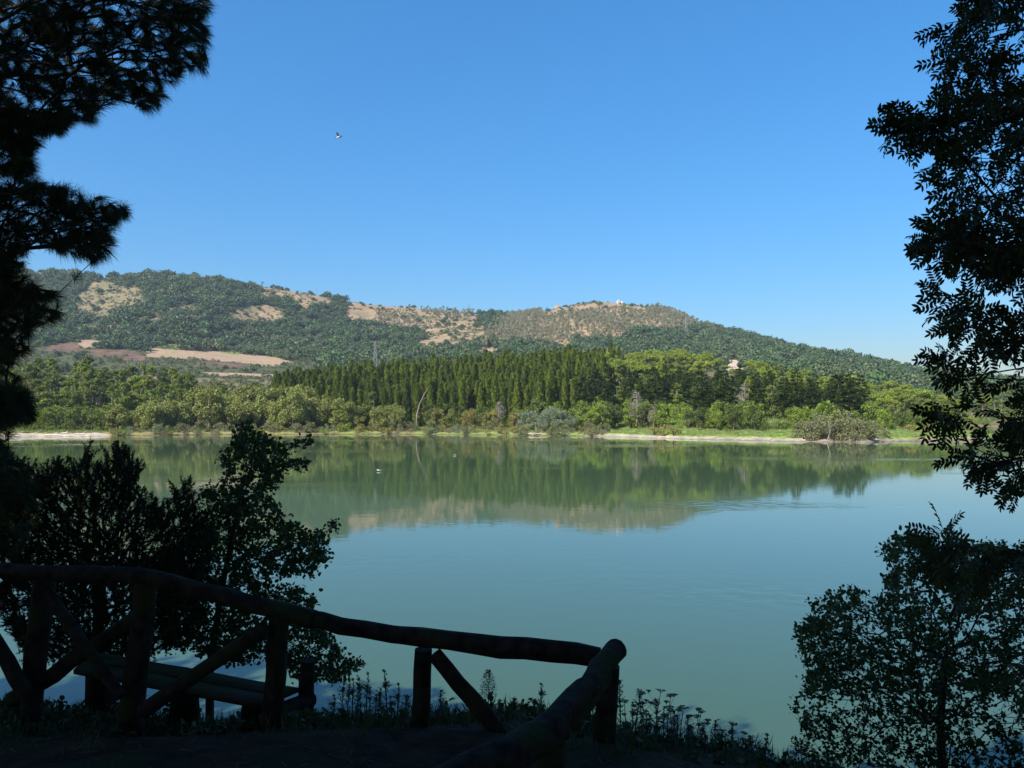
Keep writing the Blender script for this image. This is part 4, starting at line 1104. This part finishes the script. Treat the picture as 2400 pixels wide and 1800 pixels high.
# ------------------------------------------------------------------ foreground trees (grown towards points)
def poly_pts(poly, n, Y0, Y1, conv=None, ybias=None):
    poly = [(conv(*p) if conv else p) for p in poly]
    P = np.array(poly); lo, hi = P.min(0), P.max(0)
    o_ = []
    while len(o_) < n:
        q = rng.uniform(lo, hi, (n * 3, 2)); k = inpoly(q[:, 0], q[:, 1], poly)
        for a in q[k]:
            o_.append(W(a[0], a[1], rng.uniform(Y0, Y1)))
    return np.array(o_[:n])

def grow(chain, att, alpha=.35):
    """join every point to the tree at least cost; returns nodes, parent index, path length"""
    nodes = [np.asarray(c, float) for c in chain]; par = list(range(-1, len(chain) - 1))
    pl = [0.0]
    for i in range(1, len(chain)): pl.append(pl[-1] + .25 * np.linalg.norm(nodes[i] - nodes[i - 1]))
    n = len(att); best = np.full(n, 1e9); bp_ = np.zeros(n, int); done = np.zeros(n, bool)
    def upd(k):
        c = np.linalg.norm(att - nodes[k], axis=1) + alpha * pl[k]
        m_ = (c < best) & ~done; best[m_] = c[m_]; bp_[m_] = k
    for k in range(len(chain)): upd(k)
    for _ in range(n):
        i = int(np.argmin(np.where(done, 1e9, best))); done[i] = True
        k = bp_[i]; nodes.append(att[i]); par.append(k); pl.append(pl[k] + np.linalg.norm(att[i] - nodes[k]))
        upd(len(nodes) - 1)
    return np.array(nodes), np.array(par), np.array(pl)

def radii(par, r0, ex=2.4):
    n = len(par); acc = np.zeros(n); kids = np.zeros(n, int)
    r = np.zeros(n); sub = np.ones(n, int)
    for i in range(n - 1, -1, -1):
        r[i] = max(r0, acc[i] ** (1 / ex)) if kids[i] else r0
        if par[i] >= 0: acc[par[i]] += r[i] ** ex; kids[par[i]] += 1; sub[par[i]] += sub[i]
    return r, kids, sub

def wood(name, nodes, par, r, mat, parent, nchain, trunk_r):
    g = G()
    tube(g, nodes[:nchain], np.linspace(trunk_r, max(r[nchain - 1], trunk_r * .3), nchain), 10, wob=.03)
    tr = ob('trunk', g.mesh(name + '_trunk', M[mat], True), parent)
    k = np.arange(nchain, len(par)); A = nodes[par[k]]; B = nodes[k]
    g = G(); ra = np.minimum(r[k] * 1.12, r[par[k]]); edges_tubes(g, A, B, ra, r[k], 5)
    return ob('branches', g.mesh(name + '_branches', M[mat], True), parent)

def twig_dirs(nodes, par, k): return unit(nodes[k] - nodes[par[k]])

# -- pine on the left
c4 = lambda x, y: (x / 2.37, y / 2.37); c5 = lambda x, y: (x / 2.37, 600 + y / 2.37)
A_ = [(-400, -450), (900, -450), (1180, -200), (1165, 60), (1100, 90), (1160, 200), (1120, 260), (1150, 360), (1120, 420), (1030, 380), (970, 460), (900, 460), (920, 550), (860, 590), (730, 600), (690, 540), (640, 570), (550, 570), (510, 670), (430, 660), (330, 730), (240, 720), (180, 790), (170, 900), (190, 950), (-400, 960)]
B1 = [(-400, 960), (220, 1010), (340, 1020), (420, 1080), (580, 1085), (565, 1130), (690, 1140), (720, 1165), (680, 1200), (620, 1240), (660, 1290), (590, 1340), (640, 1380), (570, 1430), (490, 1440), (400, 1420), (300, 1390), (200, 1340), (110, 1420), (-400, 1430)]
C1 = [(-400, -60), (90, 10), (150, 40), (120, 70), (190, 170), (300, 180), (330, 310), (260, 380), (170, 370), (180, 460), (150, 550), (60, 590), (-400, 640)]
D1 = [(-400, 640), (60, 700), (180, 790), (200, 850), (140, 920), (60, 920), (-400, 960)]
E1 = [(-400, 980), (40, 1050), (90, 1110), (170, 1190), (200, 1250), (200, 1450), (80, 1659), (-400, 1659)]
att = np.vstack([poly_pts([(-400, 560), (420, 620), (330, 720), (230, 740), (175, 900), (190, 960), (-400, 980)], 420, 5.9, 7.6, c4), poly_pts(A_, 2100, 5.9, 8.2, c4), poly_pts(B1, 620, 5.8, 7.4, c4), poly_pts([(-400, 1380), (60, 1400), (90, 1460), (40, 1520), (-400, 1540)], 110, 5.9, 7.6, c4), poly_pts([(-120, 560), (40, 560), (30, 760), (45, 900), (30, 1060), (-120, 1060)], 240, 6.0, 7.6), poly_pts(C1, 520, 5.9, 7.6, c5), poly_pts(D1, 330, 5.9, 7.6, c5), poly_pts(E1, 430, 6.2, 8.0, c5)])
bx0 = W(-430, 1650, 7.0); gz = float(bank(bx0[0], 7.0))
chain = [np.array([bx0[0], 7.0, gz - .3])] + [np.array([bx0[0] + .12 * math.sin(i), 7.0 + .1 * math.cos(i * 1.3), gz + (i + .5) * .95]) for i in range(11)]
nodes, par, pl = grow(chain, att, .58); r, kids, sub = radii(par, .0035, 2.3)
pine = ob('pine_tree', None, label='large dark pine with long drooping needles framing the left edge of the view', cat='tree')
pine_branches = wood('near_pine', nodes, par, r, 'bark_dark', pine, len(chain), .2)
def needles(g, C, D, n, L, wd, spread=.6, droop=.38):
    m_ = len(C); C = np.repeat(C, n, 0); D = np.repeat(D, n, 0)
    s = rng.random(len(C)); C = C - D * (s * .07)[:, None]
    ax = unit(D + rdir(len(C)) * spread + np.array([0, 0, -droop]))
    LL = L * rng.uniform(.7, 1.15, len(C)); sd = unit(np.cross(ax, rdir(len(C)))) * wd
    mid = C + ax * (LL * .55)[:, None]; tip = mid + unit(ax + np.array([0, 0, -.22])) * (LL * .45)[:, None]
    V = np.stack([C + sd, C - sd, mid - sd * .8, mid + sd * .8, tip], 1)
    k = np.arange(len(C))[:, None] * 5; tn = rng.random(len(C))
    g.add(V.reshape(-1, 3), k + np.array([0, 1, 2, 3]), tn)
    g.add(V.reshape(-1, 3)[:0].reshape(0, 3), np.zeros((0, 3), int))
    Vt = V[:, 2:5]; kt = np.arange(len(C))[:, None] * 3
    g.add(Vt.reshape(-1, 3), kt + np.array([0, 2, 1]), tn)
g = G(); k = np.where((sub <= 4) & (np.arange(len(par)) >= len(chain)))[0]
D = unit(twig_dirs(nodes, par, k) + rdir(len(k)) * .35 + np.array([.12, 0, -.05]))
needles(g, nodes[k], D, 64, .125, .0016)
k2 = k[rng.random(len(k)) < .8]; mid = nodes[k2] * .5 + nodes[par[k2]] * .5
needles(g, mid, unit(twig_dirs(nodes, par, k2) + rdir(len(k2)) * .5), 46, .115, .0016)
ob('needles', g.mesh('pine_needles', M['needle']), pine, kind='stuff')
# cones
g = G(); tube(g, [(0, 0, .045), (0, 0, .02), (0, 0, -.02), (0, 0, -.05)], [.008, .026, .024, .006], 8, wob=.08); cone = g.mesh('pine_cone', M['bark_dark'], True)
cand = np.where((sub > 1) & (sub < 12))[0]; kk = rng.choice(cand, min(26, len(cand)), replace=False)
for i in kk:
    o = ob('cone', cone, pine_branches, loc=nodes[i] - [0, 0, .05]); o.rotation_euler = (rng.uniform(-.5, .5), rng.uniform(-.5, .5), 0)

# -- service tree on the right
s1 = lambda x, y: (1974 + x / 2.765, y / 2.765); s2 = lambda x, y: (1966 + x / 2.369, 550 + y / 2.369); s8 = lambda x, y: (1750 + x / 2.074, 1000 + y / 2.074)
att = np.vstack([
    poly_pts([(960, -500), (920, 0), (800, 60), (660, 160), (690, 300), (690, 420), (740, 520), (730, 620), (720, 720), (760, 900), (720, 980), (660, 1060), (640, 1200), (700, 1290), (780, 1400), (830, 1450), (900, 1659), (1700, 1659), (1700, -500)], 620, 4.6, 6.3, s1),
    poly_pts([(420, 800), (330, 790), (310, 810), (420, 850), (470, 880), (700, 900), (760, 790)], 60, 4.9, 5.5, s1),
    poly_pts([(560, 1530), (600, 1490), (700, 1490), (830, 1530), (800, 1620), (650, 1610)], 34, 4.8, 5.4, s1),
    poly_pts([(600, 60), (650, 0), (1400, 0), (1400, 240), (1050, 270), (880, 220), (800, 190), (700, 130)], 150, 4.6, 6.0, s2),
    poly_pts([(530, 330), (560, 300), (620, 330), (720, 380), (850, 430), (1000, 450), (1400, 430), (1400, 580), (1060, 540), (900, 610), (790, 620), (710, 540), (620, 480)], 95, 4.6, 5.6, s2),
    poly_pts([(550, 690), (580, 640), (650, 670), (720, 730), (850, 790), (1000, 800), (1060, 720), (1400, 620), (1400, 860), (1000, 815), (850, 800), (780, 840), (700, 820), (640, 750)], 50, 4.7, 5.5, s2),
    poly_pts([(520, 990), (580, 975), (660, 975), (720, 1030), (690, 1060), (600, 1040)], 14, 4.8, 5.1, s2),
    poly_pts([(780, 970), (900, 940), (1040, 970), (1400, 970), (1400, 1080), (950, 1060)], 36, 4.6, 5.5, s2),
    poly_pts([(680, 1210), (740, 1160), (850, 1180), (950, 1210), (1400, 1080), (1400, 1480), (1060, 1450), (950, 1380), (880, 1310), (760, 1310)], 110, 4.6, 5.7, s2),
    poly_pts([(910, 520), (960, 480), (1030, 560), (1150, 610), (1700, 560), (1700, 740), (1150, 740), (1080, 800), (960, 750)], 110, 4.6, 5.6, s8),
    poly_pts([(1180, 1210), (1700, 1130), (1700, 1330), (1200, 1280)], 34, 4.6, 5.4, s8)])
bx0 = W(2640, 1700, 5.5); gz = float(bank(bx0[0], 5.5))
chain = [np.array([bx0[0], 5.5, gz - .3])] + [np.array([bx0[0] - .05 * i, 5.5 + .05 * math.sin(i), gz + (i + .5) * .75]) for i in range(10)]
nodes, par, pl = grow(chain, att, .55); r, kids, sub = radii(par, .003, 2.5)
sorb = ob('service_tree', None, label='dark service tree with feathery pinnate leaves framing the right edge of the view', cat='tree')
sorb_branches = wood('service_tree', nodes, par, r, 'bark_dark', sorb, len(chain), .13)
def pinnate(npair, L):
    g = G(); sag = rng.uniform(.1, .3)
    P = np.array([(L * t_, 0, -sag * L * t_ * t_) for t_ in np.linspace(0, .86, 6)])
    tube(g, P, np.linspace(.0016, .0007, 6), 3, cap=False)
    C, D, N_ = [], [], []
    for i in range(npair):
        t_ = .2 + .66 * i / (npair - 1); c = np.array([L * t_, 0, -sag * L * t_ * t_])
        for sd in (-1, 1):
            C.append(c); D.append(unit(np.array([.62, sd, -.25 + rng.normal(0, .15)]))); N_.append(np.array([rng.normal(0, .2), rng.normal(0, .2), 1.0]))
    C.append(P[-1]); D.append(np.array([1, 0, -.4])); N_.append(np.array([0, 0, 1.]))
    ll = L * .27 * rng.uniform(.88, 1.1, len(C))
    cards(g, C, D, N_, ll, ll * .36, rng.uniform(.2, .8, len(C)), fold=.14)
    return g
PL = []
for i in range(6):
    gg = pinnate(int(rng.integers(6, 8)), rng.uniform(.18, .22))
    PL.append((gg, gg.mesh('pinnate_leaf', M['sorb'])))
k = np.where((sub <= 3) & (np.arange(len(par)) >= len(chain)))[0]
leafs = []
for i in k:
    d0 = unit(nodes[i] - nodes[par[i]])
    for q in range(2):
        d = unit(d0 * .7 + rdir(1)[0] * .75 + np.array([-.05, 0, -.22])); leafs.append((nodes[i], d))
pos = np.array([p_ for p_, _ in leafs]); px, py = to_px(pos[:, 0], pos[:, 1], pos[:, 2])
inside = (px > 0) & (px < 2400) & (py > 0) & (py < 1800)
d2 = (px[:, None] - px[None]) ** 2 + (py[:, None] - py[None]) ** 2
dens = (d2 < 45 ** 2).sum(1) + 1000 * (~inside)
chosen = set(np.argsort(dens)[:285].tolist())
def rot_of(d, roll):
    q = Vector(tuple(d)).to_track_quat('X', 'Z'); from mathutils import Quaternion
    return q @ Quaternion((1, 0, 0), roll)
g = G()
for i, (p_, d) in enumerate(leafs):
    q = rot_of(d, float(rng.choice([-1, 1]) * rng.normal(.95, .45))); gg, lm = PL[int(rng.integers(6))]
    if i in chosen:
        o = ob('leaf', lm, sorb, loc=p_); o.rotation_mode = 'QUATERNION'; o.rotation_quaternion = q
    else:
        Rm = np.array(q.to_matrix()); n0 = g.n
        off = 0
        V = np.concatenate(gg.v) @ Rm.T + p_
        g.v.append(V); g.f3 += [f + n0 for f in gg.f3]; g.t3 += gg.t3; g.f4 += [f + n0 for f in gg.f4]; g.t4 += gg.t4; g.n += len(V)
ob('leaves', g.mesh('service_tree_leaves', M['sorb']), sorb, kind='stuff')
g = G(); tube(g, [(0, 0, .014), (0, 0, .01), (0, 0, 0), (0, 0, -.01), (0, 0, -.014)], [.003, .010, .014, .010, .002], 8); fruit = g.mesh('service_fruit', M['sorb'], True)
kin = [i for i in np.where((sub <= 5) & (sub >= 1) & (np.arange(len(par)) >= len(chain)))[0]]
for i in rng.choice(kin, 40, replace=False): ob('fruit', fruit, sorb_branches, loc=nodes[i] - [0, 0, .02])

# -- alders
def leafy(g, C, D, n, L, out_=.085):
    C = np.repeat(C, n, 0); D = np.repeat(D, n, 0); m_ = len(C)
    off = rdir(m_) * out_; ax = unit(D * .6 + rdir(m_) * .85 + np.array([0, 0, .05])); P = C + off * rng.random(m_)[:, None] - D * (rng.random(m_) * .08)[:, None]
    s = L * rng.uniform(.65, 1.2, m_)
    cards(g, P, ax, unit(rdir(m_) * .8 + np.array([0, -.25, .6])), s, s * .72, np.clip(rng.normal(.45, .25, m_), 0, 1), fold=.12)
def alder(name, polys, chain, label, r0, trunk_r, L, nleaf, alpha, mat='alder', subl=3):
    att = np.vstack([poly_pts(*p_) for p_ in polys])
    nodes, par, pl = grow(chain, att, alpha); r, kids, sub = radii(par, r0, 2.35)
    root = ob(name, None, label=label, cat='tree')
    wood(name, nodes, par, r, 'bark_dark', root, len(chain), trunk_r)
    k = np.where((sub <= subl) & (np.arange(len(par)) >= len(chain)))[0]
    g = G(); leafy(g, nodes[k], twig_dirs(nodes, par, k), nleaf, L)
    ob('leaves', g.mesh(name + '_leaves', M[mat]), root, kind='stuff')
    return root
PR = [(650, 600), (720, 530), (830, 500), (900, 570), (1100, 560), (1350, 580), (1700, 580), (1700, 1250), (900, 1300), (500, 1320), (280, 1250), (280, 1130), (230, 1050), (250, 970), (310, 890), (310, 850), (420, 810), (540, 770), (600, 810), (680, 840), (660, 730), (710, 680)]
PR2 = [(280, 1250), (500, 1320), (900, 1300), (1700, 1250), (1700, 1750), (330, 1750), (240, 1540), (280, 1460), (220, 1370)]
b = W(2205, 1900, 9.0); gz = float(bank(b[0], 9.0))
chain = [np.array([b[0], 9.0, gz - .3]), np.array([b[0], 9.0, gz + .5]), np.array([b[0] + .03, 9.0, gz + 1.1]), np.array([b[0] + .02, 9.05, gz + 1.9]), np.array([b[0] + .08, 9.05, gz + 2.6])]
alder('alder_tree', [(PR, 2500, 8.0, 10.4, s8), (PR2, 1000, 8.1, 10.2, s8)], chain, 'bushy alder with small round leaves growing below the bank in front of the right edge', .0024, .06, .048, 13, .42)
PLft = [(565, 985), (580, 985), (608, 1010), (633, 1030), (684, 1042), (733, 1022), (700, 1045), (680, 1070), (735, 1080), (720, 1092), (668, 1106), (660, 1140), (620, 1155), (648, 1175), (655, 1205), (690, 1230), (720, 1255), (751, 1245), (795, 1225), (770, 1262), (770, 1295), (760, 1308), (740, 1340), (680, 1345), (651, 1365), (700, 1382), (750, 1392), (720, 1430), (780, 1495), (808, 1540), (850, 1558), (800, 1595), (732, 1600), (690, 1585), (640, 1545), (560, 1550), (520, 1560), (480, 1530), (420, 1520), (370, 1510), (370, 1300), (440, 1250), (490, 1190), (470, 1149), (512, 1132), (535, 1098), (510, 1081), (545, 1043), (548, 1013)]
b = W(487, 1700, 8.4); gz = float(bank(b[0], 8.4))
chain = [np.array([b[0], 8.4, gz - .3]), np.array([b[0] + .02, 8.4, gz + .5]), W(492, 1560, 8.4), W(505, 1480, 8.4), W(520, 1380, 8.42), W(540, 1280, 8.42), W(560, 1180, 8.4)]
alder('alder_tree', [(PLft, 2400, 7.8, 9.3)], chain, 'slender dark alder with round leaves behind the bench and fence', .0024, .05, .048, 11, .42)
# -- tree heath: upright feathery shoots
HP = [(-60, 1060), (40, 1075), (100, 1105), (140, 1085), (160, 1095), (195, 1075), (203, 1052), (214, 1065), (225, 1090), (236, 1105), (252, 1062), (286, 1050), (300, 1065), (328, 1092), (328, 1110), (315, 1138), (325, 1160), (350, 1172), (372, 1182), (380, 1165), (395, 1180), (402, 1135), (412, 1140), (420, 1155), (438, 1132), (448, 1140), (445, 1168), (465, 1192), (500, 1240), (480, 1330), (450, 1480), (330, 1540), (60, 1540), (20, 1470), (-60, 1300)]
b = W(230, 1720, 7.9); gz = float(bank(b[0], 7.9))
chain = [np.array([b[0], 7.9, gz - .3]), np.array([b[0], 7.9, gz + .4]), W(225, 1540, 7.9), W(232, 1430, 7.9), W(240, 1330, 7.9)]
att = poly_pts(HP, 3000, 7.2, 8.7)
nodes, par, pl = grow(chain, att, .5); r, kids, sub = radii(par, .003, 2.35)
hth = ob('tree_heath', None, label='dark feathery tree heath with upright shoots behind the fence', cat='shrub')
wood('tree_heath', nodes, par, r, 'bark_dark', hth, len(chain), .06)
k = np.where((sub <= 4) & (np.arange(len(par)) >= len(chain)))[0]
D = unit(twig_dirs(nodes, par, k) * .6 + np.array([0, 0, .6]) + rdir(len(k)) * .5)
g = G(); q = 95; C = np.repeat(nodes[k], q, 0); DD = np.repeat(D, q, 0); s = rng.uniform(-.16, .10, len(C)); P = C + DD * s[:, None]
cards(g, P, unit(DD * .8 + rdir(len(C)) * .65), rdir(len(C)), rng.uniform(.024, .044, len(C)), .009, rng.random(len(C)))
edges_tubes(g, nodes[k] - D * .14, nodes[k] + D * .09, np.full(len(k), .0025), np.full(len(k), .001), 3)
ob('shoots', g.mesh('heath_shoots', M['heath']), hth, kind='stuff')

# ------------------------------------------------------------------ weeds on the bank
def horseweed():
    h = 1.0; st = G(); lv = G(); hd = G()
    tube(st, [(0, 0, 0), (.01, 0, .5), (.03, .01, 1)], [.008, .0065, .003], 4, cap=False)
    n = 46; z = rng.uniform(.08, .75, n); a = rng.uniform(0, 6.28, n)
    cards(lv, np.column_stack([0 * z, 0 * z, z]), np.column_stack([np.cos(a), np.sin(a), np.full(n, .8)]), np.column_stack([-np.cos(a) * .8, -np.sin(a) * .8, np.ones(n)]), .12 * (1.15 - z), .016, rng.random(n))
    for i in range(20):
        z0 = rng.uniform(.62, .98); a = rng.uniform(0, 6.28); L = .16 * (1.25 - z0); e = np.array([np.cos(a) * L * .55, np.sin(a) * L * .55, z0 + L * .9])
        tube(st, [(.02, 0, z0), e], [.0022, .001], 3, cap=False)
        m_ = 9; s = rng.random(m_)[:, None]; P = np.array([.02, 0, z0]) * (1 - s) + e * s
        cards(hd, P, rdir(m_) + [0, 0, .5], rdir(m_), .022, .014, rng.random(m_))
    return st, lv, hd
def carrot():
    st = G(); lv = G(); hd = G()
    top = np.array([rng.normal(0, .04), rng.normal(0, .03), 1.0])
    tube(st, [(0, 0, 0), top * .5 + [.02, 0, 0], top], [.006, .005, .0035], 4, cap=False)
    def umbel(c, R_):
        for i in range(18):
            a = rng.uniform(0, 6.28); q = math.sqrt(rng.random()) * R_; e = c + [np.cos(a) * q, np.sin(a) * q, .045 + .01 * rng.random()]
            tube(st, [c, e], [.0016, .0012], 3, cap=False)
            cards(hd, np.repeat(e[None], 6, 0), rdir(6) * [1, 1, .2], np.array([[0, 0, 1.]] * 6) + rdir(6) * .3, .02, .015, rng.random(6))
    umbel(top, .045)
    for i in range(3):
        z0 = rng.uniform(.4, .75); a = rng.uniform(0, 6.28); e = np.array([np.cos(a) * .12, np.sin(a) * .12, z0 + .22])
        tube(st, [(0, 0, z0), e], [.003, .0018], 3, cap=False); umbel(e, rng.uniform(.02, .035))
    n = 24; z = rng.uniform(.05, .5, n); a = rng.uniform(0, 6.28, n)
    cards(lv, np.column_stack([0 * z, 0 * z, z]), np.column_stack([np.cos(a), np.sin(a), np.full(n, .7)]), rdir(n), .08, .014, rng.random(n))
    return st, lv, hd
def dock():
    st = G(); lv = G(); hd = G()
    tube(st, [(0, 0, 0), (.01, 0, .5), (0, .01, 1)], [.007, .005, .002], 4, cap=False)
    n = 900; z = rng.uniform(.45, 1.0, n); rr_ = .085 * np.clip((1.02 - z) / .35, .1, 1) ** .6 * rng.random(n) ** .5; a = rng.uniform(0, 6.28, n)
    cards(hd, np.column_stack([rr_ * np.cos(a), rr_ * np.sin(a), z]), rdir(n) + [0, 0, .6], rdir(n), .018, .012, rng.random(n))
    m_ = 14; z = rng.uniform(.02, .4, m_); a = rng.uniform(0, 6.28, m_)
    cards(lv, np.column_stack([0 * z, 0 * z, z]), np.column_stack([np.cos(a), np.sin(a), np.full(m_, .6)]), np.column_stack([-np.cos(a), -np.sin(a), np.full(m_, 1.5)]), .2, .05, rng.random(m_), fold=.1)
    return st, lv, hd
WP = {}
for nm, fn, cnt_, hm in (('horseweed', horseweed, 4, 'weed'), ('wild_carrot', carrot, 4, 'umbel'), ('dock_plant', dock, 1, 'brown')):
    WP[nm] = [(a.mesh(nm + '_stem', M['weed']), b_.mesh(nm + '_leaves', M['weed']), c.mesh(nm + '_flowers', M['weed'] if nm != 'dock_plant' else M['weed'])) for a, b_, c in [fn() for _ in range(cnt_)]]
def weed(kind, xs, ytop, Y, label, group=None):
    ytop -= 12; top = W(xs, ytop, Y); gz = float(bank(top[0], Y)) - .04; h = max(.15, top[2] - gz)
    st, lv, hd = WP[kind][int(rng.integers(len(WP[kind])))]
    o = ob(kind, None, loc=(top[0], Y, gz), label=label, cat='weed', group=group)
    o.scale = (max(.75, h * .8),) * 2 + (h,); o.rotation_euler = (rng.normal(0, .04), rng.normal(0, .05), rng.uniform(0, 6.28))
    ob('stem', st, o); ob('leaves', lv, o); ob('flower_head', hd, o, kind='stuff')
q7 = lambda x, y: (700 + x / 1.8433, 1350 + y / 1.8433)
for cx_, cy_ in ((1488, 528), (1542, 535), (1592, 548), (1655, 606), (1613, 600), (1722, 612), (1745, 628), (1865, 668), (1412, 575)):
    x, y = q7(cx_, cy_); weed('wild_carrot', x, y, rng.uniform(5.5, 6.3), 'wild carrot with flat flower head in the weeds right of the fence corner', 'wild carrots right of the fence corner')
for cx_, cy_ in ((1390, 515), (1450, 545), (1440, 600), (1270, 585), (1550, 590), (1575, 620), (1620, 640), (1640, 660), (1500, 640), (1480, 600), (1690, 660), (1740, 690), (1795, 680), (1870, 700), (2005, 738), (1960, 780), (2150, 750), (1700, 700), (1600, 690), (1520, 660), (1420, 680), (1820, 740), (1890, 770)):
    x, y = q7(cx_, cy_ - 35); weed('horseweed', x, y, rng.uniform(5.4, 6.4), 'slender horseweed in the weeds right of the fence corner', 'horseweeds right of the fence corner')
for cx_, cy_ in ((1045, 490), (930, 605), (608, 515), (625, 570), (570, 590), (875, 620)):
    x, y = q7(cx_, cy_); weed('horseweed', x, y, rng.uniform(5.7, 6.3), 'thin horseweed seen through the fence bay beside the corner post', 'horseweeds in the last fence bay')
for cx_, cy_ in ((205, 465), (230, 470), (180, 480), (270, 455), (290, 440), (310, 500), (340, 505), (385, 430), (425, 485), (455, 535), (470, 540), (150, 535), (360, 530), (400, 540), (250, 500), (330, 530)):
    x, y = q7(cx_, cy_); weed('horseweed', x, y, rng.uniform(6.0, 6.7), 'horseweed in the cluster between the bench and the braced post', 'horseweeds beside the bench')
x, y = q7(817, 432); weed('dock_plant', x, y, 5.9, 'dense dark dock seed head seen through the last fence bay')
# low undergrowth on the bank
n = 2600; X = rng.uniform(-5.5, 5, n); Y = rng.uniform(4.3, 9.5, n); k = (rng.random(n) < np.clip((Y - 4.4) / 1.2, .05, 1)) & (np.abs(X / Y) < .8)
X, Y = X[k], Y[k]; Z = bank(X, Y); g = G()
for r_ in range(16):
    m_ = len(X); P = np.column_stack([X + rng.normal(0, .07, m_), Y + rng.normal(0, .07, m_), Z - .02])
    ax = unit(np.column_stack([rng.normal(0, .45, m_), rng.normal(0, .45, m_), np.ones(m_)]))
    cards(g, P, ax, rdir(m_), rng.uniform(.05, .15, m_), .008, rng.random(m_))
ob('grass', g.mesh('bank_grass', M['weed']), label='dark shaded grass along the foot of the fence', kind='stuff')
n = 560; X = rng.uniform(-5, 4.5, n); Y = rng.uniform(4.9, 7.0, n); k = np.abs(X / Y) < .75; X, Y = X[k], Y[k]; Z = bank(X, Y); g = G()
C = np.column_stack([X, Y, Z + rng.uniform(.0, .07, len(X))]); leafy(g, C, np.tile([0, 0, .3], (len(X), 1)), 10, .05, .08)
ob('ground_ivy', g.mesh('bank_leaves', M['weed']), label='low leafy bramble growing around the posts and bench', kind='stuff')
# fallen needles and twigs on the path
n = 900; X = rng.uniform(-4, 2.5, n); Y = rng.uniform(2.6, 5.0, n); Z = bank(X, Y) + .006; a = rng.uniform(0, 6.28, n); L = rng.uniform(.03, .14, n)
g = G(); d = np.column_stack([np.cos(a), np.sin(a), rng.normal(0, .05, n)]) * L[:, None]; A = np.column_stack([X, Y, Z]); edges_tubes(g, A, A + d, np.full(n, .0025), np.full(n, .0015), 3)
ob('fallen_twigs', g.mesh('fallen_twigs', M['bark']), label='fallen twigs strewn over the dark earth', kind='stuff')

# ------------------------------------------------------------------ the wood behind the viewpoint
def proto_wood(h, R_):
    cl = [(*(rdir(1)[0] * R_ * rng.uniform(.4, .85) * [1, 1, .75] + [0, 0, h - R_ * .8]), rng.uniform(.4, .6) * R_) for _ in range(20)]
    g = G(); clumped(g, cl, 80, .55, .45, shell=.25); return g, trunk_branches(h * .8, .28, cl[:12], lean=.12)
PROT['woodland_tree'] = []
for i in range(3):
    g, tg = proto_wood(14.5, 5.0); PROT['woodland_tree'].append((g.mesh('woodland_crown', M['wood_behind']), tg.mesh('woodland_trunk', M['bark'], True)))
for X, Y, s in ((-3.2, -3.6, 1.0), (-9.0, -4.5, 1.0), (-17, -.5, .9), (3.6, -4.5, 1.0), (9, -3.0, .95), (-6, -9, 1.05), (1, -10, 1.05), (-12.5, -7.5, 1.05), (7.5, -11, 1.05), (-18, -2, 1.0), (14, -7, 1.0), (-2, -16, 1.1), (-10, -15, 1.1), (-18, -11, 1.1), (6, -18, 1.1), (-24, 3, 1.0), (15, -14, 1.1), (-16, -20, 1.1), (12, 2, .8), (-25, -8, 1.0), (17, 3, .8), (0.2, -2.2, 1.08), (-14, 5.5, .75), (6.5, 0.2, .85), (-5.5, -5.5, 1.1), (10.5, 6.5, .75)):
    o = plant('woodland_tree', X, Y, s, 'broadleaf tree of the dense wood standing behind the viewpoint', 'tree', 'trees of the wood behind the viewpoint', z=float(bank(X, Y)) - .2)

# ------------------------------------------------------------------ air
DENS = 0.00009
m, nt, out = mat_new('summer_haze')
pv = nd(nt, 'ShaderNodeVolumePrincipled'); pv.inputs['Color'].default_value = (.70, .85, 1, 1); pv.inputs['Density'].default_value = DENS; pv.inputs['Anisotropy'].default_value = .1
nt.links.new(pv.outputs[0], out.inputs['Volume'])
g = G(); box(g, -3300, 3300, -650, 2700, -9, 250)
if DENS > 0: ob('haze', g.mesh('haze', m), label='thin blue summer haze over the lake and hills', kind='stuff')
